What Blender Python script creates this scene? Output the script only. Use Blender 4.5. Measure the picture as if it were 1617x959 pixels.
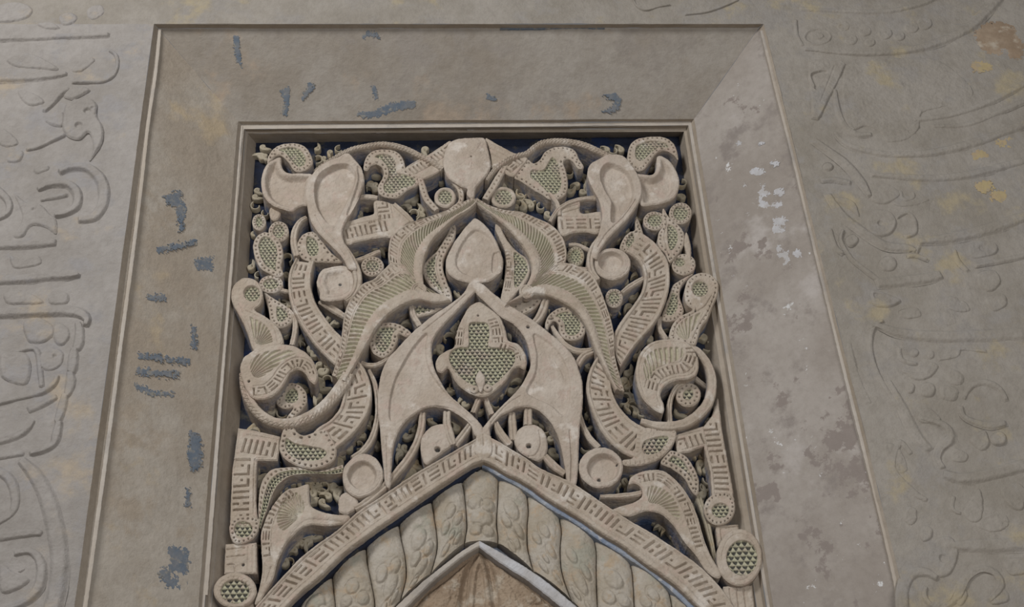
import bpy, math, random
import numpy as np
from mathutils import Matrix, Vector
C = bpy.context.scene.collection
for o in list(bpy.data.objects): bpy.data.objects.remove(o)
rnd = random.Random(7)
# ------------------------------------------------------------------ camera
W, H, F = 1617.0, 959.0, 2200.0
cx, cy = W/2, H/2
Zc = np.array([-208.0, 3180.0, -F]); Zc /= np.linalg.norm(Zc)          # world up seen by the camera
Xc = np.array([30011.0, 441.0, -F]); Xc -= Zc*Xc.dot(Zc); Xc /= np.linalg.norm(Xc)
Yc = np.cross(Zc, Xc)
RT = np.array([Xc, Yc, Zc])                                             # camera -> world rotation
def ray(px, py):
    return RT @ np.array([px-cx, -(py-cy), -F])
MM = 2.09                                                               # about one photo pixel on the wall, mm
r0 = ray(722, 39)
CAM = -r0*(F*MM/1000)/F
CAM = np.array([CAM[0], CAM[1], 1.6])
cam_d = bpy.data.cameras.new('camera'); cam = bpy.data.objects.new('camera', cam_d); C.objects.link(cam)
cam_d.sensor_width = 36; cam_d.lens = 36*F/W; cam_d.clip_start = .05
cam.matrix_world = Matrix.Translation(CAM.tolist()) @ Matrix(RT.tolist()).to_4x4()
bpy.context.scene.camera = cam
# ------------------------------------------------------------------ world, lights, exposure
wd = bpy.data.worlds.new('world'); bpy.context.scene.world = wd; wd.use_nodes = True
wd.node_tree.nodes['Background'].inputs[0].default_value = (.92, .95, 1, 1)
wd.node_tree.nodes['Background'].inputs[1].default_value = .14
def area(name, loc, target, size, power, col):
    d = bpy.data.lights.new(name, 'AREA'); d.shape = 'RECTANGLE'; d.size, d.size_y = size; d.energy = power; d.color = col
    o = bpy.data.objects.new(name, d); C.objects.link(o); o.location = loc
    o.rotation_euler = (Vector(target)-Vector(loc)).to_track_quat('-Z', 'Y').to_euler()
area('daylight_opening', (-3.0, -4.0, 6.1), (0.05, 0, 4.0), (1.4, 1.4), 178, (1, .99, .975))
area('added_fill_light', (1.7, -5.6, 2.0), (-.2, 0, 3.9), (2.5, 2), 125, (1, .985, .965))  # added fill lamp, no such opening seen; lifts the left splay and undersides
vs = bpy.context.scene.view_settings
vs.view_transform = 'Standard'; vs.look = 'None'; vs.gamma = 1; vs.use_curve_mapping = False; vs.exposure = 0.08
# ------------------------------------------------------------------ planes: a photo pixel becomes a point of a real plane
class Plane:
    def __init__(s, o, u, v, n):
        s.o, s.u, s.v, s.n = [np.array(a, float) for a in (o, u, v, n)]
    def uv(s, pts):                                   # mm in the plane
        out = []
        for p in pts:
            r = ray(p[0], p[1]); t = (s.o-CAM).dot(s.n)/r.dot(s.n); q = CAM+r*t-s.o
            out.append((q.dot(s.u)*1000, q.dot(s.v)*1000))
        return np.array(out)
    def world(s, U, V, h):                            # h in mm along the normal
        return s.o + (U[:, None]*s.u + V[:, None]*s.v + h[:, None]*s.n)/1000
def wallplane(y): return Plane((0, y, 4), (1, 0, 0), (0, 0, 1), (0, -1, 0))
def P3(px, py, y):
    r = ray(px, py); t = (y-CAM[1])/r[1]; return CAM+r*t
# ------------------------------------------------------------------ materials
def mat(name, cols, scale=1.0, bump=.35, blue=None, green=None, rough=.92, patch=None, side_blue=True, fleck=None):
    m = bpy.data.materials.new(name); m.use_nodes = True; nt = m.node_tree; N = nt.nodes; L = nt.links
    b = N['Principled BSDF']; b.inputs['Roughness'].default_value = rough
    b.inputs['Specular IOR Level'].default_value = .25
    geo = N.new('ShaderNodeNewGeometry')
    def noise(sc, det=5, ro=.6, off=0):
        mp = N.new('ShaderNodeMapping'); mp.inputs['Location'].default_value = (off, off*.7, off*1.3); L.new(geo.outputs['Position'], mp.inputs[0])
        n = N.new('ShaderNodeTexNoise'); n.inputs['Scale'].default_value = sc; n.inputs['Detail'].default_value = det
        n.inputs['Roughness'].default_value = ro; L.new(mp.outputs[0], n.inputs['Vector']); return n.outputs[0]
    def ramp(src, a, c):
        r = N.new('ShaderNodeMapRange'); r.interpolation_type = 'SMOOTHSTEP'; r.inputs[1].default_value = a; r.inputs[2].default_value = c; L.new(src, r.inputs[0]); return r.outputs[0]
    def mix(f, a, c, mode='MIX'):
        x = N.new('ShaderNodeMix'); x.data_type = 'RGBA'; x.blend_type = mode
        for s, v in ((0, f), (6, a), (7, c)):
            if isinstance(v, (int, float)): x.inputs[s].default_value = v
            elif isinstance(v, tuple): x.inputs[s].default_value = (*v, 1)
            else: L.new(v, x.inputs[s])
        return x.outputs[2]
    def mul(a, c):
        x = N.new('ShaderNodeMath'); x.operation = 'MULTIPLY'
        for s, v in ((0, a), (1, c)):
            if isinstance(v, (int, float)): x.inputs[s].default_value = v
            else: L.new(v, x.inputs[s])
        return x.outputs[0]
    col = mix(ramp(noise(2.2*scale, 6, .62), .36, .64), cols[0], cols[1])
    if len(cols) > 2: col = mix(ramp(noise(5*scale, 6, .65, 3.1), .52, .66), col, cols[2])
    if len(cols) > 3: col = mix(ramp(noise(3.1*scale, 5, .6, 8.7), .56, .68), col, cols[3])
    if patch: col = mix(ramp(noise(patch[1], 8, .7, 5.5), patch[2], patch[2]+.03), col, patch[0])
    if fleck: col = mix(ramp(noise(fleck[1], 9, .75, 1.7), fleck[2], fleck[2]+.02), col, fleck[0])
    col = mix(mul(ramp(noise(38, 6, .7, 2), .35, .75), .28), col, (cols[0][0]*.62, cols[0][1]*.6, cols[0][2]*.58))
    if blue or green:
        at = N.new('ShaderNodeAttribute'); at.attribute_name = 'pig_shade'
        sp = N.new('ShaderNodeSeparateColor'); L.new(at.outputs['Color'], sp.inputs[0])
        if green: col = mix(mul(sp.outputs[0], ramp(noise(22, 4, .6, 6), .3, .55)), col, green)
        if green: col = mix(mul(sp.outputs[2], .9), col, (.055, .055, .058))  # near-black painted into pit and drill-hole bottoms, standing for their shade
        if blue: col = mix(mul(sp.outputs[1], ramp(noise(16, 6, .7, 9), .40, .60)), col, blue)
    L.new(col, b.inputs['Base Color'])
    bp = N.new('ShaderNodeBump'); bp.inputs['Strength'].default_value = bump; bp.inputs['Distance'].default_value = .006
    mm = N.new('ShaderNodeMath'); mm.operation = 'ADD'; L.new(noise(60, 8, .65, 4), mm.inputs[0]); L.new(mul(noise(14, 5, .6, 11), 1.6), mm.inputs[1])
    L.new(mm.outputs[0], bp.inputs['Height']); L.new(bp.outputs[0], b.inputs['Normal'])
    return m
GREEN = (.45, .445, .31); BLUE = (.055, .085, .20)
M_wall = mat('wall_plaster', [(.285, .262, .24), (.345, .32, .30), (.30, .285, .28), (.40, .335, .26)], scale=1.6, bump=.7)
M_wallR = mat('wall_plaster_grey', [(.28, .252, .215), (.34, .31, .275), (.305, .282, .258), (.375, .32, .225)], scale=1.8, bump=.7)
M_left = mat('splay_plaster_tan', [(.335, .285, .23), (.40, .36, .31), (.355, .30, .24), (.43, .35, .245)], scale=1.4, bump=.45)
M_top = mat('splay_plaster_brown', [(.285, .25, .21), (.35, .32, .285), (.30, .27, .24), (.37, .30, .235)], scale=1.4, bump=.45)
M_right = mat('splay_plaster_grey', [(.30, .265, .235), (.37, .335, .305), (.25, .22, .20), (.42, .385, .36)], scale=1.5, bump=.3,
              patch=((.25, .215, .195), 4.0, .54), fleck=((.62, .62, .62), 13, .635))
M_trim = mat('moulding_plaster', [(.31, .26, .205), (.38, .33, .275), (.34, .29, .235)], bump=.25)
M_pale = mat('pale_edge_highlight', [(.46, .42, .375), (.41, .36, .305), (.34, .31, .28)], bump=.25)  # pale tone paints highlights on the frame edges; also colours the left fillet
M_orn = mat('carved_stucco', [(.41, .34, .27), (.50, .435, .365), (.47, .375, .31), (.59, .535, .475)], scale=4.5, bump=.8, blue=(.11, .16, .28), green=GREEN)
M_plain = mat('plain_stucco', [(.43, .36, .295), (.52, .455, .39), (.48, .39, .33), (.61, .55, .49)], scale=4.5, bump=.75, blue=(.11, .16, .28), green=GREEN)
M_ground = mat('blue_painted_ground', [(.018, .021, .034), (.022, .03, .058), (.07, .065, .055), (.012, .024, .07)], scale=3, bump=.6)
M_small = mat('ochre_tendril_stucco', [(.34, .295, .215), (.43, .385, .30), (.40, .32, .21)], scale=4, bump=.5, blue=(.12, .15, .2), green=GREEN)
M_rope = mat('rope_stucco', [(.38, .33, .26), (.46, .42, .365), (.43, .34, .245), (.36, .345, .285)], scale=4, bump=.7, blue=(.08, .12, .26), green=GREEN)
M_hood = mat('hood_stucco_brown', [(.27, .20, .14), (.36, .28, .205), (.31, .225, .155), (.45, .39, .315)], scale=4, bump=.4)
M_blue = mat('blue_paint_remnant', [(.13, .16, .20), (.19, .20, .215), (.28, .26, .225)], scale=12, bump=.3)
M_blueline = mat('pale_blue_limewash', [(.33, .36, .41), (.20, .25, .35), (.50, .50, .50)], scale=7, bump=.4)
M_ochre = mat('ochre_paint_remnant', [(.42, .34, .19), (.40, .31, .2), (.36, .30, .22)], scale=9, bump=.35)
M_white = mat('white_lime_flake', [(.50, .50, .52), (.43, .415, .41)], scale=9, bump=.35)
M_floor = mat('floor_stone', [(.30, .25, .2), (.35, .3, .25)], bump=.1)
# ------------------------------------------------------------------ numpy helpers
_rs = np.random.RandomState(3); _tab = _rs.rand(256, 256)
def vnoise(u, v):
    iu = np.floor(u).astype(int); iv = np.floor(v).astype(int); fu = u-iu; fv = v-iv
    fu = fu*fu*(3-2*fu); fv = fv*fv*(3-2*fv)
    a = _tab[iu & 255, iv & 255]; b = _tab[(iu+1) & 255, iv & 255]; c = _tab[iu & 255, (iv+1) & 255]; d = _tab[(iu+1) & 255, (iv+1) & 255]
    return (a*(1-fu)+b*fu)*(1-fv)+(c*(1-fu)+d*fu)*fv-.5
def fbm(u, v): return vnoise(u, v)+.5*vnoise(u*2.1+5, v*2.1+9)+.25*vnoise(u*4.3+15, v*4.3+3)
def sm(x, a, b):
    t = np.clip((x-a)/(b-a), 0, 1); return t*t*(3-2*t)
def catmull(p, closed, n=7):
    p = np.asarray(p, float); m = len(p); out = []
    if m < 3 and not closed:
        return np.array([p[0]*(1-t)+p[-1]*t for t in np.linspace(0, 1, n)])
    for i in range(m if closed else m-1):
        if closed: a, b, c, d = p[(i-1) % m], p[i], p[(i+1) % m], p[(i+2) % m]
        else: a, b, c, d = p[max(i-1, 0)], p[i], p[i+1], p[min(i+2, m-1)]
        for k in range(n):
            t = k/n; out.append(.5*((2*b)+(-a+c)*t+(2*a-5*b+4*c-d)*t*t+(-a+3*b-3*c+d)*t**3))
    if not closed: out.append(p[-1])
    return np.array(out)
def polydist(U, V, poly, closed=True):
    """signed distance (inside negative when closed), arclength of the nearest point, side sign"""
    A = poly; B = np.roll(poly, -1, 0)
    if not closed: A, B = poly[:-1], poly[1:]
    n = len(U); best = np.full(n, 1e18); S = np.zeros(n); side = np.ones(n); ins = np.zeros(n, bool); acc = 0
    for a, b in zip(A, B):
        d = b-a; L2 = d.dot(d)
        if L2 < 1e-9: continue
        t = np.clip(((U-a[0])*d[0]+(V-a[1])*d[1])/L2, 0, 1)
        q = (U-a[0]-t*d[0])**2+(V-a[1]-t*d[1])**2; k = q < best; best[k] = q[k]
        l = math.sqrt(L2); S[k] = acc+t[k]*l; acc += l
        side[k] = np.where(d[0]*(V[k]-a[1])-d[1]*(U[k]-a[0]) >= 0, 1, -1)
        if closed:
            cr = ((a[1] > V) != (b[1] > V))
            if d[1] != 0: ins ^= cr & (U < d[0]*(V-a[1])/d[1]+a[0])
    D = np.sqrt(best)
    if closed: D = np.where(ins, -D, D)
    return D, S, side
def link(name, me, m, parent=None, label=None, kind=None):
    v = np.empty(len(me.vertices)*3); me.vertices.foreach_get('co', v); v = v.reshape(-1, 3)
    c = (v.min(0)+v.max(0))/2; v -= c; me.vertices.foreach_set('co', v.ravel())
    me.materials.append(m); me.update()
    o = bpy.data.objects.new(name, me); C.objects.link(o)
    if parent:
        o.parent = parent; p = np.array(parent.location, float)
        if parent.parent: p = p+np.array(parent.parent.location)
        c = c-p
    o.location = c
    if label: o['label'] = label
    if kind: o['kind'] = kind
    return o
def make_mesh(name, V, quads, smooth, pig_shade=None):
    me = bpy.data.meshes.new(name); quads = np.asarray(quads, np.int32)
    me.vertices.add(len(V)); me.vertices.foreach_set('co', np.asarray(V, np.float32).ravel())
    me.loops.add(quads.size); me.loops.foreach_set('vertex_index', quads.ravel())
    me.polygons.add(len(quads)); me.polygons.foreach_set('loop_start', np.arange(0, quads.size, 4, dtype=np.int32))
    me.update(calc_edges=True)
    me.polygons.foreach_set('use_smooth', np.asarray(smooth, bool))
    if pig_shade is not None:
        a = me.attributes.new('pig_shade', 'FLOAT_COLOR', 'POINT'); a.data.foreach_set('color', np.asarray(pig_shade, np.float32).ravel())
    me.validate(); return me
def thing(name, label, cat, loc, group=None):
    o = bpy.data.objects.new(name, None); C.objects.link(o); o.location = loc; o['label'] = label; o['category'] = cat
    o.empty_display_size = .1
    if group: o['group'] = group
    return o
# ------------------------------------------------------------------ carved detail functions (heights in mm)
TILES = [["#.#.#.", "#.#.#.", "#.#.#.", "#.#.#.", "#.#.#.", "......"],
         ["#.#.", "#.#.", "#.#.", "#.#.", "#.#.", "...."],
         ["####.", ".....", "####.", ".....", "####.", "....."],
         ["#....#.", "#....#.", "#.#..#.", "#....#.", "#.####.", "......."],
         ["#.###.", "#.....", "#.###.", "#.....", "#.###.", "......"],
         ["..#.#.", "..#.#.", "#.#.#.", "..#.#.", "###.#.", "......"],
         ["#.#.#.", "#.#.#.", "#...#.", "#.#.#.", "#.#.#.", "......"],
         ["#...#.", "#.#.#.", "#...#.", "###.#.", "....#.", "###.#."]]
def glyphmap(seed, ncol):
    r = random.Random(seed); rows = ['']*6; last = -1
    while len(rows[0]) < ncol:
        k = r.choice([0, 0, 1, 1, 2, 2, 3, 4, 5, 6, 7])
        if k == last: continue
        last = k
        rows = [a+b for a, b in zip(rows, TILES[k])]
    return np.array([[1.0 if c == '#' else 0 for c in a] for a in rows])
def glyph(s, t, cell, seed):
    """s along in mm, t 0..1 across -> groove amount 0..1"""
    n = int(np.max(s)/cell)+4 if len(s) else 4
    g = glyphmap(seed, n+8); R, K = g.shape
    x = s/cell; y = t*R-.0
    ix = np.clip(np.floor(x).astype(int), 0, K-1); iy = np.clip(np.floor(y).astype(int), 0, R-1)
    fx = x-np.floor(x); fy = y-np.floor(y); v = g[iy, ix]
    def nb(dx, dy): return g[np.clip(iy+dy, 0, R-1), np.clip(ix+dx, 0, K-1)]
    e = .22
    ex = np.minimum(np.where(nb(-1, 0) < .5, fx, 1), np.where(nb(1, 0) < .5, 1-fx, 1))
    ey = np.minimum(np.where(nb(0, -1) < .5, fy, 1), np.where(nb(0, 1) < .5, 1-fy, 1))
    return v*sm(np.minimum(ex, ey), .06, .34)
def lattice(u, v, p):
    h = p*.80; l1 = v/h; l2 = u/p-l1/2; l3 = -u/p-l1/2
    f1, f2, f3 = l1-np.floor(l1), l2-np.floor(l2), l3-np.floor(l3)
    up = ((np.floor(l1)+np.floor(l2)+np.floor(l3)).astype(int) % 2) == 0
    d = np.where(up, np.minimum(np.minimum(f1, f2), f3), np.minimum(np.minimum(1-f1, 1-f2), 1-f3))
    return np.where(up, 1.0, .45)*sm(d, .06, .19)
# ------------------------------------------------------------------ P: a carved piece with a traced outline
OUT = []                                              # outlines in pixels (to find the gaps later)
STEP = 1.5
def P(name, pts, top, feats=(), back=.296, m=None, parent=None, label=None, bevel=4.0, rough=1.3, step=None, plane=None, wob=.8, smooth=True, dome=0, kind=None, curve=True, ragged=0):
    pl = plane or wallplane(top); st = step or STEP
    if plane is None and top > .1: OUT.append(np.array(catmull(pts, True, 3)))
    poly = catmull(pl.uv(pts), True) if curve else pl.uv(pts)
    lo, hi = poly.min(0)-2*st, poly.max(0)+2*st
    gu = np.arange(lo[0], hi[0]+st, st); gv = np.arange(lo[1], hi[1]+st, st); nu, nv = len(gu), len(gv)
    U, V = np.meshgrid(gu, gv); U = U.ravel(); V = V.ravel()
    D, S, _ = polydist(U, V, poly)
    D = D+wob*fbm(U/14, V/14)+.35*wob*fbm(U/4.5, V/4.5)
    if ragged: D = D+ragged*(.7*fbm(U/11+3, V/9)+1.6*fbm(U/4.2, V/4.2))
    Dg = D.reshape(nv, nu)
    cc = (Dg[:-1, :-1]+Dg[1:, :-1]+Dg[:-1, 1:]+Dg[1:, 1:])/4 < 0
    ci, cj = np.nonzero(cc)
    if len(ci) == 0: return None
    a = ci*nu+cj; q = np.stack([a, a+1, a+1+nu, a+nu], 1)
    cntr = {}
    ghor = np.zeros((nv, nu-1), int); gver = np.zeros((nv-1, nu), int)
    cci = cc.astype(int); ghor[:-1] += cci; ghor[1:] += cci; gver[:, :-1] += cci; gver[:, 1:] += cci
    # boundary edges oriented
    e = []
    hi_, hj_ = np.nonzero(ghor == 1)
    up = np.zeros(len(hi_), bool); ok = hi_ < nv-1; up[ok] = cc[hi_[ok], hj_[ok]]
    p0 = hi_*nu+hj_; p1 = p0+1
    e.append(np.stack([np.where(up, p0, p1), np.where(up, p1, p0)], 1))
    vi_, vj_ = np.nonzero(gver == 1)
    rt = np.zeros(len(vi_), bool); ok = vj_ < nu-1; rt[ok] = cc[vi_[ok], vj_[ok]]
    p0 = vi_*nu+vj_; p1 = p0+nu
    e.append(np.stack([np.where(rt, p1, p0), np.where(rt, p0, p1)], 1))
    E = np.concatenate(e)
    bv = np.unique(E)
    gy, gx = np.gradient(Dg, st); gx = gx.ravel(); gy = gy.ravel(); gl = gx**2+gy**2+1e-6
    k = np.clip(D[bv]/np.sqrt(gl[bv]), -st, st)/np.sqrt(gl[bv])
    U[bv] -= gx[bv]*k*.95; V[bv] -= gy[bv]*k*.95
    D2 = D.copy(); D2[bv] = 0
    used = np.unique(q); mp = -np.ones(len(U), int); mp[used] = np.arange(len(used))
    U, V, D2, S = U[used], V[used], D2[used], S[used]; q = mp[q]; E = mp[E]
    h = np.zeros(len(U)); pig_shade = np.zeros((len(U), 4)); pig_shade[:, 3] = 1
    if dome: 
        mx = max(1.0, float((-D2).max())); h += dome*(1-(1-np.clip(-D2/mx, 0, 1))**2)
    for f in feats:
        kd = f[0]
        if kd == 'bowl':                                      # inset, depth, soft
            k = sm(-D2, f[1]*MM-f[3]*.3, f[1]*MM+f[3]); h -= f[2]*k
            h += 1.2*k*fbm(U/9, V/9)
        elif kd == 'recess':                                  # poly, depth, soft
            d, _, _ = polydist(U, V, catmull(pl.uv(f[1]), True)); h -= f[2]*sm(-d, -f[3]/2, f[3]/2)
        elif kd == 'raise':
            d, _, _ = polydist(U, V, catmull(pl.uv(f[1]), True)); h += f[2]*sm(-d, -f[3]/2, f[3]/2)
        elif kd == 'rimdots':                                 # inset px, spacing px, radius px
            x = (S/(f[2]*MM)) % 1-.5; dd = np.hypot(x*f[2]*MM, D2+f[1]*MM)
            kk = 1-sm(dd, f[3]*MM*.6, f[3]*MM*1.25); h -= 8*kk; pig_shade[:, 2] = np.maximum(pig_shade[:, 2], .8*sm(kk, .5, 1))
        elif kd == 'rimbars':                                 # inset0, inset1, spacing: short radial cuts
            x = np.abs((S/(f[3]*MM)) % 1-.5)*f[3]*MM
            h -= 3.0*(1-sm(x, .8, 2.2))*sm(-D2, f[1]*MM, f[1]*MM+1.5)*(1-sm(-D2, f[2]*MM-1.5, f[2]*MM))
        elif kd == 'rimgroove':
            h -= f[2]*(1-sm(np.abs(D2+f[1]*MM), .6, 2.2))
        elif kd == 'lat':                                     # inset px or poly, pitch px
            if isinstance(f[1], (int, float)): k = sm(-D2, f[1]*MM, f[1]*MM+2); 
            else:
                d, _, _ = polydist(U, V, catmull(pl.uv(f[1]), True)); k = sm(-d, 0, 2)
            L = lattice(U+wob*3*fbm(U/30, V/30), V+wob*3*fbm(V/28, U/28), f[2]*MM)*k
            h -= 1.2*k+11.0*L; pig_shade[:, 0] = np.maximum(pig_shade[:, 0], k*.8); pig_shade[:, 2] = np.maximum(pig_shade[:, 2], sm(L, .55, .95))
        elif kd == 'glyph':                                   # path, width px, seed, cell px
            pa = catmull(pl.uv(f[1]), False); d, s, sd = polydist(U, V, pa, False)
            w = f[2]*MM/2; t = (d*sd/w+1)/2; k = (np.abs(t-.5) < .5)
            Ltot = np.hypot(*np.diff(pa, axis=0).T).sum(); k &= (s > .5) & (s < Ltot-.5)
            g = np.zeros(len(U)); g[k] = glyph(s[k], t[k], f[4]*MM, f[3]); h -= 11.0*g
            h -= 3.0*(1-sm(np.abs(d-w-1.5), .5, 1.8))*((s > 1) & (s < Ltot-1))
        elif kd == 'fan':                                     # centre, poly, n grooves per turn, curl
            d, _, _ = polydist(U, V, catmull(pl.uv(f[2]), True)); k = sm(-d, 0, 2.5)
            c = pl.uv([f[1]])[0]; an = np.arctan2(V-c[1], U-c[0]); rr = np.hypot(U-c[0], V-c[1])
            ph = an*f[3]/(2*math.pi)+(f[4]*rr/100 if len(f) > 4 else 0)
            g = .5-.5*np.cos(ph*2*math.pi); h -= 7.0*k*g**1.3*sm(rr, 4, 16); pig_shade[:, 0] = np.maximum(pig_shade[:, 0], .6*k*g)
        elif kd == 'hole':
            c = pl.uv([f[1]])[0]; rr = np.hypot(U-c[0], V-c[1]); k = 1-sm(rr, f[2]*MM*.6, f[2]*MM*1.05); h -= f[3]*k; pig_shade[:, 2] = np.maximum(pig_shade[:, 2], sm(k, .4, .9))
        elif kd == 'line':                                    # path, width px, depth
            d, _, _ = polydist(U, V, catmull(pl.uv(f[1]), False), False); h -= f[3]*(1-sm(d, f[2]*MM*.25, f[2]*MM*.7))
        elif kd == 'ridge':
            d, _, _ = polydist(U, V, catmull(pl.uv(f[1]), False), False); h += f[3]*np.sqrt(np.clip(1-(d/(f[2]*MM*.5))**2, 0, 1))
    h += rough*(fbm(U/7, V/7)+.7*fbm(U/3.4, V/3.4+7)+1.3*fbm(U/26, V/26))
    h -= bevel*(1-sm(-D2, 0, bevel*1.35))**2
    n = len(U); X = pl.world(U, V, h)
    # side walls
    bu = np.unique(E); m2 = -np.ones(n, int); m2[bu] = np.arange(len(bu)); dp = (back-top)*1000 if plane is None else back
    top_ring = X[bu]; nr = 4; rings = []; rp = []
    for r in range(nr):
        f = r/(nr-1); hh = h[bu]*(1-f)-dp*f
        wu = .9*fbm(U[bu]/8+r*7, V[bu]/8+hh/9)*(0 if r in (0,) else 1)*min(1, wob)
        rings.append(pl.world(U[bu]+wu, V[bu]+wu, hh)); z = np.zeros((len(bu), 4)); z[:, 3] = 1; z[:, 1] = min(1, f*1.6) if plane is None and back > .1 else 0; rp.append(z)
    VV = np.concatenate([X]+rings); PG = np.concatenate([pig_shade]+rp)
    qs = [q]; fl = [np.ones(len(q), bool)]
    e0, e1 = m2[E[:, 0]], m2[E[:, 1]]
    for r in range(nr-1):
        b = n+r*len(bu); c = b+len(bu); qs.append(np.stack([b+e1, b+e0, c+e0, c+e1], 1)); fl.append(np.ones(len(E), bool))
    me = make_mesh(name, VV, np.concatenate(qs), np.concatenate(fl), PG)
    return link(name, me, m or M_orn, parent, label, kind)
# ------------------------------------------------------------------ R: a carved ribbon between two traced edges
def resample(p, n):
    d = np.r_[0, np.cumsum(np.hypot(*np.diff(p, axis=0).T))]; x = np.linspace(0, d[-1], n)
    return np.stack([np.interp(x, d, p[:, 0]), np.interp(x, d, p[:, 1])], 1)
def ribbon(name, A, B, pl, zones, dp, m, parent, label, bevel=4, rough=1.2, st=1.5, soft=False, dome=0, pigside=True, arch=0, kind=None):
    la = np.hypot(*np.diff(A, axis=0).T).sum(); lb = np.hypot(*np.diff(B, axis=0).T).sum()
    ns = max(8, int(max(la, lb)/st)); a, b = resample(A, ns+1), resample(B, ns+1)
    wid = np.hypot(*(a-b).T); nt = max(5, int(wid.max()/st))
    T = np.linspace(0, 1, nt+1)
    G = a[:, None]*(1-T)[None, :, None]+b[:, None]*T[None, :, None]
    c = (a+b)/2; sl = np.r_[0, np.cumsum(np.hypot(*np.diff(c, axis=0).T))]; Ltot = sl[-1]
    S = np.repeat(sl[:, None], nt+1, 1); TT = np.repeat(T[None], ns+1, 0); WW = np.repeat(wid[:, None], nt+1, 1)
    U = G[..., 0]; V = G[..., 1]
    e = 1.0*fbm(S/11, S*0+3.3)*np.where(TT < .5, 1, -1)*(np.abs(TT-.5)*2)**3
    nrm = (b-a)/np.maximum(wid, 1e-6)[:, None]
    U = U+nrm[:, 0:1]*e; V = V+nrm[:, 1:2]*e
    h = np.zeros_like(U); pig_shade = np.zeros(U.shape+(4,)); pig_shade[..., 3] = 1
    if dome: h += dome*np.sqrt(np.clip(1-(2*TT-1)**2, 0, 1))
    if arch: h += arch*np.sin(np.pi*S/Ltot)
    for z in zones:
        t0, t1, kd = z[:3]; k = (TT >= t0) & (TT <= t1); x = np.clip((TT-t0)/(t1-t0), 0, 1)
        em = np.minimum(x, 1-x)*(t1-t0)*WW                    # mm from zone edge
        if kd == 'rim': h += k*z[3]*np.sqrt(np.clip(1-(2*x-1)**2, 0, 1))
        elif kd == 'groove': h -= k*z[3]*(1-np.abs(2*x-1)**2)
        elif kd == 'flat': h -= k*z[3]*sm(em, 0, 1.5)
        elif kd == 'glyph':
            g = glyph(S.ravel(), x.ravel(), z[4]*MM, z[3]).reshape(S.shape); h -= k*(1.2*sm(em, 0, 1)+11*g)
        elif kd == 'ribs':                                    # period px, slant mm
            ph = (S+z[4]*x)/(z[3]*MM); g = .5-.5*np.cos(ph*2*np.pi); kk = k*sm(em, 0, 2.5)
            h -= 9.5*kk*g**1.5; pig_shade[..., 0] = np.maximum(pig_shade[..., 0], kk*(.25+.5*g))
        elif kd == 'lat':
            L = lattice(S.ravel(), (x*(t1-t0)*WW).ravel(), z[3]*MM).reshape(S.shape)*k*sm(em, 0, 2); h -= 10*L; pig_shade[..., 0] = np.maximum(pig_shade[..., 0], k*.8); pig_shade[..., 2] = np.maximum(pig_shade[..., 2], sm(L, .55, .95))
        elif kd == 'rope':                                    # period px
            ph = (S+1.1*(x-.5)*(t1-t0)*WW)/(z[3]*MM); g = np.abs((ph % 1)-.5)*2; h += k*5*np.sqrt(np.clip(1-(2*x-1)**2, 0, 1))-k*5.5*sm(g, .6, 1)
            dd = np.hypot(((ph % 1)-.5)*z[3]*MM, (x-.5)*(t1-t0)*WW); h -= k*4.5*(1-sm(dd, 1.4, 3.0))
        elif kd == 'dots':
            ph = S/(z[3]*MM); dd = np.hypot(((ph % 1)-.5)*z[3]*MM, (x-.5)*(t1-t0)*WW); h -= k*8*(1-sm(dd, 1.6, 3.8))
        elif kd == 'carve':                                   # shallow circles and vine leaves of the rope lobes
            y = S/Ltot
            for (ty, tx, r, hh) in z[3]:
                dd = np.hypot((TT-tx)*WW, (y-ty)*Ltot)/(r*MM); h += 1.7*hh*np.sqrt(np.clip(1-dd**2, 0, 1))-3.0*np.exp(-((dd-1.12)/.15)**2)
    h += rough*(fbm(U/7, V/7)+.7*fbm(U/3.4, V/3.4+7)+1.2*fbm(U/24, V/24))
    em = np.minimum(TT, 1-TT)*WW
    if soft:
        k = sm(em/np.maximum(WW, 1), 0, .32); ends = sm(np.minimum(S, Ltot-S), 0, soft); h = (h+dp)*k*ends-1.0*(1-k*ends); zero = h
    else: h -= bevel*(1-sm(em, 0, bevel*1.3))**2
    n = U.size; idx = np.arange(n).reshape(U.shape)
    q = np.stack([idx[:-1, :-1], idx[1:, :-1], idx[1:, 1:], idx[:-1, 1:]], -1).reshape(-1, 4)
    # keep the faces pointing out of the wall
    cr = (U[1, 0]-U[0, 0])*(V[0, -1]-V[0, 0])-(V[1, 0]-V[0, 0])*(U[0, -1]-U[0, 0])
    flip = cr < 0
    if flip: q = q[:, ::-1]
    X = pl.world(U.ravel(), V.ravel(), h.ravel())
    VV = [X]; PG = [pig_shade.reshape(-1, 4)]; qs = [q]
    if not soft:
        loop = np.concatenate([idx[:, 0], idx[-1, 1:], idx[::-1, -1][1:], idx[0, ::-1][1:-1]])
        nb = len(loop); nr = 3; base = n
        for r in range(nr):
            f = r/(nr-1); hh = h.ravel()[loop]*(1-f)-dp*f; VV.append(pl.world(U.ravel()[loop], V.ravel()[loop], hh))
            z = np.zeros((nb, 4)); z[:, 3] = 1; z[:, 1] = min(1, f*1.6) if pigside else 0; PG.append(z)
        i = np.arange(nb); j = (i+1) % nb
        for r in range(nr-1):
            b0 = base+r*nb; c0 = b0+nb; w = np.stack([b0+j, b0+i, c0+i, c0+j], 1)
            if flip: w = w[:, ::-1]
            qs.append(w)
    q = np.concatenate(qs); me = make_mesh(name, np.concatenate(VV), q, np.ones(len(q), bool), np.concatenate(PG))
    return link(name, me, m, parent, label, kind)
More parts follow.
